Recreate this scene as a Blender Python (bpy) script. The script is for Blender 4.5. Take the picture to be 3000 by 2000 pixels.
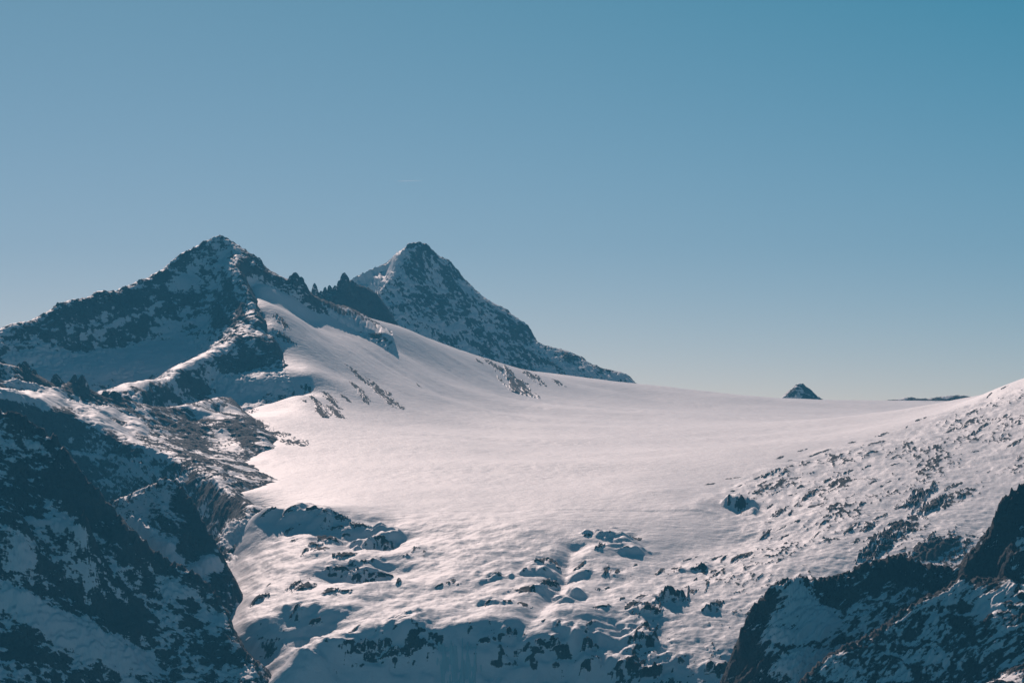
import bpy, math, random
import numpy as np
from mathutils import Vector

for o in list(bpy.data.objects):
    bpy.data.objects.remove(o, do_unlink=True)
scene = bpy.context.scene
C = scene.collection

# ------------------------------------------------------------------ camera
KPX = 1.2e-4          # tangent of one photograph pixel
EYE = 1250.0          # picture row of the eye level
cam_d = bpy.data.cameras.new('camera')
cam = bpy.data.objects.new('camera', cam_d)
C.objects.link(cam)
cam.location = (0, 0, 0)
cam.rotation_euler = (math.radians(90), 0, 0)
cam_d.sensor_width = 36.0
cam_d.lens = 36.0 / (3000 * KPX)
cam_d.shift_y = (EYE - 1000.0) / 3000.0
cam_d.clip_start = 1.0
cam_d.clip_end = 200000.0
scene.camera = cam

# ------------------------------------------------------------------ sky, sun, exposure
SUN_EL = math.radians(32.0)
SUN_AZ = math.radians(12.0)      # left of the view direction
world = bpy.data.worlds.new('World')
scene.world = world
world.use_nodes = True
wn = world.node_tree
bg = wn.nodes['Background']
sky = wn.nodes.new('ShaderNodeTexSky')
sky.sky_type = 'NISHITA'
sky.sun_disc = False
sky.sun_elevation = SUN_EL
sky.sun_rotation = -SUN_AZ
sky.altitude = 2800.0
sky.air_density = 0.6
sky.dust_density = 2.0
sky.ozone_density = 4.0
# the air's own tint over the whole dome: red falls off faster with height than in the plain model
sep = wn.nodes.new('ShaderNodeSeparateColor')
com = wn.nodes.new('ShaderNodeCombineColor')
wn.links.new(sky.outputs[0], sep.inputs[0])
def wmath(op, x, y):
    n = wn.nodes.new('ShaderNodeMath')
    n.operation = op
    for k, v in enumerate((x, y)):
        if isinstance(v, (int, float)):
            n.inputs[k].default_value = v
        else:
            wn.links.new(v, n.inputs[k])
    return n.outputs[0]


red = wmath('SUBTRACT', wmath('MULTIPLY', sep.outputs[0], 2.0), 4.05)
red = wmath('MAXIMUM', red, wmath('MULTIPLY', sep.outputs[0], 0.50))
wn.links.new(red, com.inputs[0])
wn.links.new(wmath('MULTIPLY', sep.outputs[1], 1.25), com.inputs[1])
wn.links.new(wmath('MULTIPLY', sep.outputs[2], 1.04), com.inputs[2])
wn.links.new(com.outputs[0], bg.inputs[0])
bg.inputs[1].default_value = 0.05

sun_d = bpy.data.lights.new('sun', 'SUN')
sun_d.energy = 4.25
sun_d.angle = math.radians(0.5)
sun_d.color = (1.0, 0.78, 0.705)
sun = bpy.data.objects.new('sun', sun_d)
C.objects.link(sun)
sdir = Vector((-math.sin(SUN_AZ) * math.cos(SUN_EL), math.cos(SUN_AZ) * math.cos(SUN_EL), math.sin(SUN_EL)))
sun.rotation_euler = sdir.to_track_quat('Z', 'Y').to_euler()

scene.view_settings.view_transform = 'Standard'
scene.view_settings.look = 'None'
scene.view_settings.gamma = 1.0
scene.view_settings.use_curve_mapping = False
scene.view_settings.exposure = -0.05

# ------------------------------------------------------------------ numeric helpers
_rng = np.random.RandomState(7)
_perm = _rng.permutation(4096).astype(np.int32)
_grad = _rng.normal(size=(4096, 3)).astype(np.float32)
_grad /= np.linalg.norm(_grad, axis=1, keepdims=True)


def noise3(p):
    """gradient noise, about -1..1; p is (N,3)"""
    pi = np.floor(p).astype(np.int32)
    f = (p - pi).astype(np.float32)
    u = f * f * f * (f * (f * 6 - 15) + 10)
    out = np.zeros(len(p), np.float32)
    for dx in (0, 1):
        wx = u[:, 0] if dx else 1 - u[:, 0]
        hx = _perm[(pi[:, 0] + dx) & 4095]
        for dy in (0, 1):
            wy = u[:, 1] if dy else 1 - u[:, 1]
            hy = _perm[(hx + pi[:, 1] + dy) & 4095]
            for dz in (0, 1):
                wz = u[:, 2] if dz else 1 - u[:, 2]
                g = _grad[_perm[(hy + pi[:, 2] + dz) & 4095]]
                d = g[:, 0] * (f[:, 0] - dx) + g[:, 1] * (f[:, 1] - dy) + g[:, 2] * (f[:, 2] - dz)
                out += wx * wy * wz * d
    return out * 1.6


def fbm(p, octaves=4, gain=0.5, lac=2.03):
    a, s = 1.0, np.zeros(len(p), np.float32)
    tot = 0
    for i in range(octaves):
        s += a * noise3(p + 17.3 * i)
        tot += a
        a *= gain
        p = p * lac
    return s / tot


def ridged(p, octaves=4, gain=0.5, lac=2.03):
    """0..1, sharp crests near 1"""
    a, s, tot = 1.0, np.zeros(len(p), np.float32), 0
    for i in range(octaves):
        n = 1 - np.abs(noise3(p + 31.7 * i)) * 1.25
        s += a * n
        tot += a
        a *= gain
        p = p * lac
    return s / tot


def sstep(a, b, x):
    t = np.clip((x - a) / (b - a), 0, 1)
    return t * t * (3 - 2 * t)


def P(px, py, Y):
    """world point that the picture shows at (px, py) when it lies Y metres away"""
    return (Y * (px - 1500.0) * KPX, float(Y), Y * (EYE - py) * KPX)


def line(pts, step):
    """resample a polyline of (px, py, Y) to world points about step metres apart"""
    w = np.array([P(*p) for p in pts])
    out = [w[0]]
    for a, b in zip(w[:-1], w[1:]):
        n = max(1, int(math.ceil(np.linalg.norm(b - a) / step)))
        for i in range(1, n + 1):
            out.append(a + (b - a) * i / n)
    return np.array(out)


class Rbf:
    def __init__(self, pts):
        pts = np.asarray(pts, np.float64)
        _, idx = np.unique(np.round(pts[:, :2] / 2.5), axis=0, return_index=True)
        pts = pts[np.sort(idx)]
        keep = np.ones(len(pts), bool)
        for i in range(1, len(pts)):
            d = np.hypot(pts[:i, 0] - pts[i, 0], pts[:i, 1] - pts[i, 1])
            near = (d < 45) & keep[:i]
            if near.any() and (np.abs(pts[:i, 2] - pts[i, 2])[near] > 2.6 * d[near] + 2).any():
                keep[i] = False
        pts = pts[keep]
        self.c = pts[:, :2] / 1000.0
        n = len(pts)
        d = np.sqrt(((self.c[:, None] - self.c[None]) ** 2).sum(-1))
        A = np.zeros((n + 3, n + 3))
        A[:n, :n] = -d
        A[np.arange(n), np.arange(n)] -= 0.0006
        A[:n, n] = 1
        A[:n, n + 1:] = self.c
        A[n:, :n] = A[:n, n:].T
        b = np.zeros(n + 3)
        b[:n] = pts[:, 2]
        self.w = np.linalg.solve(A, b)

    def __call__(self, x, y):
        x = np.asarray(x, np.float64).ravel() / 1000.0
        y = np.asarray(y, np.float64).ravel() / 1000.0
        n = len(self.c)
        w = (-self.w[:n]).astype(np.float32)
        out = np.empty(len(x), np.float32)
        cx = self.c[:, 0].astype(np.float32)
        cy = self.c[:, 1].astype(np.float32)
        x32, y32 = x.astype(np.float32), y.astype(np.float32)
        for i in range(0, len(x), 6000):
            dx = x32[i:i + 6000, None] - cx
            dy = y32[i:i + 6000, None] - cy
            dx *= dx
            dy *= dy
            dx += dy
            np.sqrt(dx, out=dx)
            out[i:i + 6000] = dx @ w
        return out + self.w[n] + self.w[n + 1] * x + self.w[n + 2] * y


def steps(*spans):
    """rows or columns: (start, stop, step) spans joined"""
    out = []
    for a, b, s in spans:
        n = max(1, int(round((b - a) / s)))
        out.extend(a + (b - a) * i / n for i in range(n))
    out.append(spans[-1][1])
    return np.array(out, np.float64)


class Sheet:
    """a height field sampled on sight lines (columns) and distances (rows)"""

    def __init__(self, cols, rows):
        self.cols, self.rows = cols, rows
        self.PX, self.Y = np.meshgrid(cols, rows)            # [row, col]
        self.X = self.Y * (self.PX - 1500.0) * KPX
        self.shape = self.X.shape
        self.Z = np.zeros(self.shape)

    def py(self, Z=None):
        Z = self.Z if Z is None else Z
        return EYE - Z / (self.Y * KPX)

    def slope(self, Z):
        """downhill gradient length"""
        dzr = np.gradient(Z, axis=0) / np.gradient(self.Y, axis=0)
        dX = np.gradient(self.X, axis=1)
        dzc = np.gradient(Z, axis=1) / dX
        # along a column x also changes with Y
        dzy = dzr - dzc * (self.PX - 1500.0) * KPX
        return dzc, dzy

    def blur(self, Z, m):
        """rough blur over m metres"""
        out = Z.copy()
        for ax, d in ((0, np.gradient(self.Y, axis=0)), (1, np.gradient(self.X, axis=1))):
            n = int(max(1, round(m / np.median(d))))
            if n < 2:
                continue
            pad = [(0, 0), (0, 0)]
            pad[ax] = (n, n)
            for _ in range(2):
                q = np.cumsum(np.pad(out, pad, mode='edge'), axis=ax)
                if ax == 0:
                    out = (q[2 * n:] - q[:-2 * n])[: out.shape[0]] / (2 * n)
                else:
                    out = (q[:, 2 * n:] - q[:, :-2 * n])[:, : out.shape[1]] / (2 * n)
        return out

    def at(self, px, Y):
        """bilinear height"""
        c = np.clip(np.searchsorted(self.cols, px) - 1, 0, len(self.cols) - 2)
        r = np.clip(np.searchsorted(self.rows, Y) - 1, 0, len(self.rows) - 2)
        u = (px - self.cols[c]) / (self.cols[c + 1] - self.cols[c])
        v = (Y - self.rows[r]) / (self.rows[r + 1] - self.rows[r])
        Z = self.Z
        return (Z[r, c] * (1 - u) * (1 - v) + Z[r, c + 1] * u * (1 - v) + Z[r + 1, c] * (1 - u) * v + Z[r + 1, c + 1] * u * v)

    def hit(self, px, py, ymin=0):
        """distance at which the sight line through (px, py) first meets the sheet"""
        c = int(np.clip(np.searchsorted(self.cols, px), 1, len(self.cols) - 1))
        p = EYE - self.Z[:, c] / (self.rows * KPX)
        ok = np.where((p <= py) & (self.rows > ymin))[0]
        return float(self.rows[ok[0]]) if len(ok) else None


def ell(S, Zm, spots):
    """sum of soft ellipses painted over where they show: (px, py, rx, ry, degrees, value)"""
    py = S.py(Zm)
    out = np.zeros(S.shape)
    for px, y, rx, ry, rot, v in spots:
        c, s = math.cos(math.radians(rot)), math.sin(math.radians(rot))
        dx, dy = S.PX - px, py - y
        u, w = (dx * c - dy * s) / rx, (dx * s + dy * c) / ry
        out += v * np.exp(-np.minimum((u * u + w * w) ** 1.5, 30))
    return out


def mesh_from(name, verts, faces, mat, attrs=None, smooth=True):
    me = bpy.data.meshes.new(name)
    verts = np.asarray(verts, np.float32)
    faces = np.asarray(faces, np.int32)
    n = faces.shape[1]
    me.vertices.add(len(verts))
    me.vertices.foreach_set('co', verts.ravel())
    me.loops.add(faces.size)
    me.loops.foreach_set('vertex_index', faces.ravel())
    me.polygons.add(len(faces))
    me.polygons.foreach_set('loop_start', np.arange(0, faces.size, n, dtype=np.int32))
    me.polygons.foreach_set('loop_total', np.full(len(faces), n, np.int32))
    if smooth:
        me.polygons.foreach_set('use_smooth', np.ones(len(faces), bool))
    me.update(calc_edges=True)
    for k, a in (attrs or {}).items():
        at = me.attributes.new(k, 'FLOAT', 'POINT')
        at.data.foreach_set('value', np.asarray(a, np.float32).ravel())
    me.materials.append(mat)
    return me


def put(name, me, label=None, cat=None, kind=None, group=None, parent=None):
    o = bpy.data.objects.new(name, me)
    C.objects.link(o)
    if label:
        o['label'] = label
    if cat:
        o['category'] = cat
    if kind:
        o['kind'] = kind
    if group:
        o['group'] = group
    if parent:
        o.parent = parent
    return o


def sheet_mesh(name, S, attrs, mat, keep=None, smooth=True):
    R, K = S.shape
    idx = np.arange(R * K, dtype=np.int32).reshape(R, K)
    q = np.stack([idx[:-1, :-1], idx[:-1, 1:], idx[1:, 1:], idx[1:, :-1]], -1)
    if keep is not None:
        q = q[keep]
    q = q.reshape(-1, 4)
    v = np.stack([S.X, S.Y, S.Z], -1).reshape(-1, 3)
    if keep is not None:
        used = np.zeros(R * K, bool)
        used[q.ravel()] = True
        remap = np.cumsum(used) - 1
        q = remap[q]
        v = v[used]
        attrs = {k: a.ravel()[used] for k, a in attrs.items()}
    return mesh_from(name, v, q, mat, attrs, smooth)


# ------------------------------------------------------------------ materials
def terrain_material(name, rock_a, rock_b, rock_c, fine=0.12, snow_bump=0.35, snow=(0.80, 0.80, 0.82), streak=None, lean=0.0):
    m = bpy.data.materials.new(name)
    m.use_nodes = True
    t = m.node_tree
    N, L = t.nodes, t.links
    bsdf = N['Principled BSDF']
    geo = N.new('ShaderNodeNewGeometry')
    att = N.new('ShaderNodeAttribute')
    att.attribute_name = 'rock'

    def noise(scale, detail=4, rough=0.55, vec=None):
        n = N.new('ShaderNodeTexNoise')
        n.inputs['Scale'].default_value = scale
        n.inputs['Detail'].default_value = detail
        n.inputs['Roughness'].default_value = rough
        L.new(vec or geo.outputs['Position'], n.inputs['Vector'])
        return n

    def math_(op, a, b=None, c=None):
        n = N.new('ShaderNodeMath')
        n.operation = op
        for i, v in enumerate((a, b, c)):
            if v is None:
                continue
            if isinstance(v, (int, float)):
                n.inputs[i].default_value = v
            else:
                L.new(v, n.inputs[i])
        return n.outputs[0]

    # rock mask, its edge broken by fine noise
    n1 = noise(fine, 3)
    mk = N.new('ShaderNodeMapping')
    mk.vector_type = 'POINT'
    mk.inputs['Rotation'].default_value = (0, math.radians(lean), 0)
    L.new(geo.outputs['Position'], mk.inputs['Vector'])
    mk2 = N.new('ShaderNodeMapping')
    mk2.inputs['Scale'].default_value = (fine * 0.55, fine * 0.55, fine * 2.2)
    L.new(mk.outputs['Vector'], mk2.inputs['Vector'])
    n1b = noise(1.0, 3, 0.6, mk2.outputs['Vector'])
    nn = math_('ADD', math_('MULTIPLY', n1.outputs['Fac'], 0.6), math_('MULTIPLY', n1b.outputs['Fac'], 1.2))
    k = math_('ADD', nn, -0.9)
    k = math_('ADD', att.outputs['Fac'], k)
    mr = N.new('ShaderNodeMapRange')
    mr.interpolation_type = 'SMOOTHSTEP'
    L.new(k, mr.inputs['Value'])
    mr.inputs['From Min'].default_value = 0.40
    mr.inputs['From Max'].default_value = 0.60
    fac = mr.outputs['Result']

    # rock colour
    n2 = noise(0.018, 5, 0.6)
    ramp = N.new('ShaderNodeValToRGB')
    L.new(n2.outputs['Fac'], ramp.inputs['Fac'])
    e = ramp.color_ramp.elements
    e[0].position, e[0].color = 0.33, (*rock_a, 1)
    e[1].position, e[1].color = 0.68, (*rock_c, 1)
    e.new(0.5).color = (*rock_b, 1)
    n3 = noise(0.25, 4, 0.7)
    mul = N.new('ShaderNodeMix')
    mul.data_type = 'RGBA'
    mul.blend_type = 'MULTIPLY'
    mul.inputs['Factor'].default_value = 0.7
    L.new(ramp.outputs['Color'], mul.inputs['A'])
    g = N.new('ShaderNodeMapRange')
    L.new(n3.outputs['Fac'], g.inputs['Value'])
    g.inputs['From Min'].default_value = 0.25
    g.inputs['From Max'].default_value = 0.75
    g.inputs['To Min'].default_value = 0.45
    g.inputs['To Max'].default_value = 1.35
    L.new(g.outputs['Result'], mul.inputs['B'])
    mix = N.new('ShaderNodeMix')
    mix.data_type = 'RGBA'
    L.new(fac, mix.inputs['Factor'])
    mix.inputs['A'].default_value = (*snow, 1)
    L.new(mul.outputs['Result'], mix.inputs['B'])
    L.new(mix.outputs['Result'], bsdf.inputs['Base Color'])
    r = N.new('ShaderNodeMapRange')
    L.new(fac, r.inputs['Value'])
    r.inputs['To Min'].default_value = 0.62
    r.inputs['To Max'].default_value = 0.92
    L.new(r.outputs['Result'], bsdf.inputs['Roughness'])
    bsdf.inputs['Specular IOR Level'].default_value = 0.25

    # relief: broken rock, wind-ribbed snow
    nb = noise(0.11, 6, 0.65)
    bump_r = N.new('ShaderNodeBump')
    bump_r.inputs['Distance'].default_value = 6.0
    L.new(math_('MULTIPLY', fac, 0.9), bump_r.inputs['Strength'])
    L.new(nb.outputs['Fac'], bump_r.inputs['Height'])
    mp = N.new('ShaderNodeMapping')
    mp.inputs['Scale'].default_value = (0.05, 0.07, 0.06)
    mp.inputs['Rotation'].default_value = (0, 0, math.radians(streak if streak is not None else 8))
    L.new(geo.outputs['Position'], mp.inputs['Vector'])
    ns = noise(1.0, 6, 0.62, mp.outputs['Vector'])
    bump_s = N.new('ShaderNodeBump')
    bump_s.inputs['Distance'].default_value = 4.0
    L.new(math_('MULTIPLY', math_('SUBTRACT', 1.0, fac), snow_bump), bump_s.inputs['Strength'])
    L.new(ns.outputs['Fac'], bump_s.inputs['Height'])
    L.new(bump_r.outputs['Normal'], bump_s.inputs['Normal'])
    L.new(bump_s.outputs['Normal'], bsdf.inputs['Normal'])
    return m


DARK = ((0.016, 0.019, 0.023), (0.036, 0.036, 0.038), (0.075, 0.065, 0.058))
MID = ((0.040, 0.044, 0.050), (0.066, 0.067, 0.070), (0.092, 0.089, 0.088))
mat_ground = terrain_material('snow_and_rock_ground', *DARK, snow_bump=0.55)
mat_far = terrain_material('snow_and_rock_far', *MID, fine=0.08, snow_bump=0.25)
mat_mid = terrain_material('snow_and_rock_middle', *MID, fine=0.12, snow_bump=0.3, lean=-42)
mat_near = terrain_material('snow_and_rock_near', *DARK, fine=0.16, snow_bump=0.3, lean=-16)
mat_cliff = terrain_material('snow_and_rock_cliff', *DARK, fine=0.16, snow_bump=0.3, lean=30)
mat_pyramid = terrain_material('snow_and_rock_pyramid', *MID, fine=0.09, snow_bump=0.25, lean=-58)
mat_rock = terrain_material('outcrop_rock', (0.013, 0.015, 0.018), (0.024, 0.025, 0.027), (0.048, 0.043, 0.040), fine=0.25, snow_bump=0.2)

# ------------------------------------------------------------------ ground: glacier, bench, right-hand slope
ground_pts = []


def gl(pts, step=120):
    ground_pts.extend(line(pts, step))


def gp(*pts):
    for p in pts:
        ground_pts.append(P(*p))


def gz(*pts):
    """(px, Y, Z)"""
    for px, Y, z in pts:
        ground_pts.append((Y * (px - 1500) * KPX, Y, z))


# far rim of the glacier
RIM = [(738, 814, 7470), (950, 905, 7700), (1081, 928, 7900), (1127, 940, 8000), (1174, 959, 8080), (1244, 987, 8180), (1314, 1015, 8280), (1385, 1043, 8400),
       (1455, 1064, 8500), (1548, 1085, 8600), (1642, 1097, 8700), (1735, 1106, 8750), (1857, 1118, 8800), (1994, 1136, 8850), (2087, 1150, 8900),
       (2180, 1161, 8950), (2283, 1168, 9000), (2414, 1171, 9000), (2602, 1174, 9000), (2835, 1175, 9000), (3200, 1176, 9000), (4400, 1176, 9000)]
gl(RIM, 110)
for px, py, Y in RIM[1:]:
    x, y, z = P(px, py, Y)
    ground_pts.append((x * 1.05, y + 400, z - 55))
    ground_pts.append((x * 1.2, y + 1700, z - 220))
# flank below the left peak
gp((774, 815, 7530), (854, 856, 7560), (1034, 945, 7700), (1109, 1000, 7630), (739, 862, 7390), (852, 908, 7490), (902, 938, 7535), (950, 938, 7595), (1024, 968, 7650), (783, 888, 7430), (760, 900, 7290),
   (790, 950, 7180), (850, 980, 7180), (950, 1000, 7280), (1100, 1030, 7500), (1200, 1040, 7750),
   (757, 1093, 6950), (834, 1098, 6930), (701, 1105, 6890), (808, 1190, 6850), (765, 1197, 6832), (716, 1186, 6795), (846, 1182, 6862), (800, 1215, 6640), (740, 1215, 6600),
   (900, 1080, 6920), (878, 1110, 6900), (880, 1150, 6760), (872, 1186, 6660), (900, 1190, 6640), (1000, 1100, 7050), (1100, 1110, 7150), (1000, 1200, 6720), (1100, 1200, 6800), (1300, 1100, 7720), (1300, 1160, 7350),
   (1300, 1210, 7000), (1500, 1130, 8050), (1500, 1170, 7750), (1500, 1210, 7350), (1700, 1150, 8200), (1700, 1200, 7650), (1900, 1170, 8400), (1900, 1210, 7700), (2100, 1200, 8200),
   (2400, 1195, 8400), (2700, 1195, 8500), (2400, 1230, 7500), (2700, 1215, 7700), (2100, 1240, 7300), (1700, 1250, 6950), (1400, 1250, 6800), (1500, 1290, 6450), (1200, 1250, 6600), (1000, 1260, 6350),
   (800, 1250, 6300), (900, 1330, 5950), (1200, 1330, 6000), (1500, 1340, 6000), (1800, 1320, 6150), (2100, 1300, 6350), (2300, 1280, 6500), (2500, 1250, 6700),
   (700, 1220, 6420), (760, 1310, 6020), (720, 1350, 5850), (820, 1400, 5600), (900, 1400, 5600), (1200, 1400, 5600), (1500, 1400, 5600), (1800, 1380, 5700), (2000, 1380, 5650),
   (700, 1440, 5400), (800, 1450, 5400), (950, 1465, 5300), (1200, 1470, 5250), (1500, 1470, 5250), (1750, 1440, 5350), (1950, 1430, 5350),
   (745, 1500, 5170), (850, 1500, 5150), (1100, 1540, 5050), (1300, 1540, 5010), (1500, 1550, 4950), (1700, 1520, 5060), (1900, 1500, 5150), (2050, 1480, 5180))
# right-hand slope and its edge against the glacier
gl([(3300, 1020, 6620), (3150, 1070, 6620), (3000, 1117, 6684), (2906, 1145, 6812), (2835, 1172, 6876), (2765, 1206, 6684), (2695, 1228, 6492), (2602, 1266, 6261), (2531, 1283, 6146),
    (2414, 1304, 6005), (2321, 1323, 5877), (2265, 1351, 5724), (2181, 1388, 5596), (2064, 1421, 5468)], 70)
gp((3000, 1200, 6300), (3000, 1270, 5980), (3000, 1350, 5660), (3000, 1440, 5340), (3200, 1300, 5724), (2850, 1240, 6210), (2850, 1330, 5775), (2850, 1420, 5391), (2850, 1500, 5122), (2850, 1580, 4930), (2850, 1680, 4764),
   (2700, 1290, 5980), (2700, 1380, 5583), (2700, 1470, 5224), (2700, 1560, 4930), (2700, 1640, 4751), (2700, 1750, 4600), (2550, 1330, 5800), (2550, 1420, 5391), (2550, 1500, 5122), (2550, 1580, 4917), (2550, 1680, 4712),
   (2400, 1350, 5788), (2400, 1430, 5391), (2400, 1510, 5109), (2400, 1590, 4879), (2400, 1700, 4640), (2280, 1400, 5532), (2280, 1480, 5237), (2280, 1560, 4994), (2280, 1650, 4751), (2280, 1760, 4540), (2280, 1880, 4380),
   (2200, 1440, 5378), (2180, 1510, 5199), (2180, 1590, 4968), (2150, 1660, 4764), (2150, 1760, 4540), (2150, 1880, 4360), (2150, 2000, 4250),
   (2050, 1560, 5000), (2000, 1620, 4890), (1900, 1580, 4930), (1800, 1600, 4870), (1960, 1645, 4830), (2050, 1655, 4790), (1850, 1660, 4760))
# bench below the glacier
gp((720, 1560, 5100), (700, 1610, 5060), (690, 1660, 5000), (780, 1600, 5000), (780, 1660, 4880), (900, 1600, 4920), (1050, 1620, 4850), (1200, 1620, 4830), (1350, 1620, 4810), (1500, 1640, 4760), (1650, 1640, 4770),
   (720, 1750, 4700), (850, 1700, 4720), (1000, 1700, 4680), (1150, 1700, 4650), (1300, 1700, 4640), (1500, 1710, 4620), (1700, 1710, 4630), (1900, 1720, 4630), (2050, 1720, 4640),
   (750, 1820, 4540), (900, 1790, 4520), (1050, 1790, 4490), (1200, 1790, 4470), (1350, 1790, 4460), (1550, 1790, 4460), (1750, 1800, 4450), (1900, 1800, 4460), (2050, 1800, 4470))
LIP = [(862, 1926, 4330), (921, 1898, 4350), (998, 1862, 4375), (1060, 1856, 4380), (1125, 1847, 4385), (1227, 1842, 4385), (1265, 1857, 4370), (1338, 1857, 4370), (1423, 1864, 4360), (1465, 1879, 4350),
       (1505, 1850, 4365), (1525, 1885, 4350), (1604, 1880, 4350), (1707, 1876, 4355), (1745, 1885, 4350)]
gl(LIP, 14)
gl([(px, py + (70 if px > 1000 else 42), Y - 26) for px, py, Y in LIP], 25)
gl([(px, py + 190, Y - 70) for px, py, Y in LIP], 50)
gp((750, 1900, 4500), (800, 1930, 4468), (700, 1950, 4440), (760, 2000, 4400), (850, 1990, 4300), (830, 1960, 4400), 
   (1800, 1880, 4380), (1900, 1880, 4380), (2000, 1880, 4370), (1850, 1950, 4300), (1950, 1950, 4300), (2050, 1950, 4290), (1850, 2050, 4220), (2050, 2050, 4210),
   (1687, 1990, 4290), (1760, 1970, 4300))
gl([(785, 1832, 4500), (830, 1828, 4505), (904, 1818, 4500), (938, 1809, 4500), (1006, 1845, 4450)], 16)
gl([(800, 1875, 4465), (850, 1880, 4462), (920, 1865, 4462), (985, 1862, 4440)], 20)
gz((705, 7460, 325), (712, 7390, 330), (716, 7320, 300), (685, 7480, 260), (670, 7380, 200), (655, 7250, 140), (650, 7100, 90), (640, 6950, 50), (640, 6800, 10))
gz((640, 5250, -230), (660, 5150, -240), (668, 5050, -255), (640, 4950, -275), (600, 5350, -220), (640, 4850, -300), (655, 4700, -330))
gl([(760, 1497, 5120), (800, 1488, 5118), (850, 1484, 5110), (950, 1490, 5085), (1050, 1522, 5040), (1130, 1565, 4990), (1162, 1600, 4960)], 16)
gl([(790, 1528, 5088), (850, 1530, 5072), (950, 1545, 5040), (1040, 1578, 4996), (1100, 1622, 4945)], 30)
gl([(900, 1652, 4800), (960, 1652, 4792), (1040, 1660, 4780), (1120, 1680, 4765), (1160, 1690, 4758)], 18)
gl([(900, 1680, 4775), (1000, 1690, 4762), (1120, 1712, 4742)], 30)
# low ground under the left mountains and the valley in front
gz((0, 7200, 0), (300, 6900, -20), (500, 6700, -20), (0, 6000, -160), (300, 6000, -160), (500, 6000, -140), (0, 5200, -290), (300, 5200, -290), (520, 5200, -270), (600, 4800, -300), (0, 4400, -480), (300, 4400, -480), (560, 4400, -430),
   (620, 6500, -10), (-800, 6000, -200), (-1200, 8000, 100), (-1200, 4400, -500), (600, 7600, 150), (0, 8500, 60), (-1200, 9500, 0),
   (4400, 6000, 160), (4400, 4400, -300), (4400, 3000, -640), (-1200, 3000, -700), (600, 3000, -700), (1500, 3000, -690), (2400, 3000, -660), (1500, 3800, -560), (800, 3900, -560), (2200, 3900, -560), (2700, 4200, -430), (3100, 4200, -380), (2500, 4250, -440))

cols = steps((-1400, -100, 65), (-100, 3100, 3.3), (3100, 4500, 65))
rows = steps((2900, 4200, 60), (4200, 5150, 4.2), (5150, 6500, 10), (6500, 7950, 13), (7950, 9100, 24), (9100, 11500, 150))
G = Sheet(cols, rows)
g_rbf = Rbf(ground_pts)
# the far field varies slowly: evaluate on every second column, then interpolate
csub = np.unique(np.r_[np.arange(0, len(cols), 2), len(cols) - 1])
zs = g_rbf(G.X[:, csub], G.Y[:, csub]).reshape(len(rows), len(csub))
for r in range(len(rows)):
    G.Z[r] = np.interp(cols, cols[csub], zs[r])
G.Z = G.blur(G.Z, 16)
G_macro = G.Z.copy()

# rounded rock knolls on the bench: (crest px, crest py, half width px, height px, front steepness)
KNOLLS = [(800, 1492, 40, 18), (870, 1492, 52, 34), (950, 1500, 48, 34), (1105, 1575, 70, 42), (890, 1520, 40, 26), (900, 1590, 42, 26), (975, 1575, 36, 24), (1010, 1620, 40, 22), (1060, 1665, 60, 34),
          (985, 1655, 34, 26), (860, 1700, 46, 26), (760, 1770, 50, 30), (885, 1780, 60, 30), (1110, 1660, 40, 20), (1300, 1690, 60, 26), (1460, 1670, 56, 26), (1540, 1640, 60, 30), (1590, 1640, 62, 40), (1595, 1700, 56, 36),
          (1520, 1720, 50, 30), (1570, 1745, 46, 30), (1430, 1755, 46, 22), (1480, 1765, 40, 22), (1330, 1800, 60, 26), (1210, 1785, 50, 20), (1090, 1800, 44, 24), (1500, 1800, 30, 20), (1490, 1838, 26, 30),
          (1790, 1548, 70, 36), (1760, 1590, 36, 26), (1850, 1600, 60, 26), (1730, 1640, 60, 20), (1830, 1640, 50, 24), (1690, 1655, 50, 26), (1800, 1670, 44, 26), (1690, 1710, 30, 34), (1650, 1740, 36, 30),
          (1760, 1715, 44, 22), (1770, 1770, 36, 20), (1890, 1770, 46, 36), (1965, 1725, 40, 42), (2010, 1730, 36, 24), (2090, 1760, 40, 30), (1960, 1800, 50, 30), (2060, 1830, 70, 26), (1860, 1825, 60, 20),
          (1680, 1830, 46, 36), (1610, 1845, 40, 22), (1790, 1850, 44, 34), (1870, 1855, 56, 46), (1800, 1885, 38, 30), (1850, 1900, 34, 26), (1730, 1940, 48, 50), (1795, 1925, 34, 40), (1840, 1930, 50, 34), (1930, 1935, 80, 40),
          (2050, 1895, 70, 26), (2100, 1940, 40, 30), (2010, 1960, 50, 24), (1950, 1985, 60, 20), (2170, 1450, 44, 44), (2210, 1470, 24, 40), (2140, 1640, 60, 28), (2050, 1650, 60, 22), (2240, 1620, 60, 22), (2330, 1560, 50, 24),
          (1180, 1850, 60, 26), (900, 1925, 40, 30), (960, 1905, 40, 26), (750, 1880, 40, 20), (1380, 1890, 60, 24), (1600, 1900, 46, 20), (1690, 1895, 40, 22)]
_kp = np.stack([G.X, G.Y, 0 * G.X], -1).reshape(-1, 3).astype(np.float32)
knoll_n = fbm(_kp / 34, 3, 0.6).reshape(G.shape)
knoll_o = fbm(_kp / 17 + 90, 3, 0.6).reshape(G.shape)
knoll_m = fbm(_kp / 26 + 50, 3, 0.6).reshape(G.shape)
knoll_h = np.zeros(G.shape)
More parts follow.
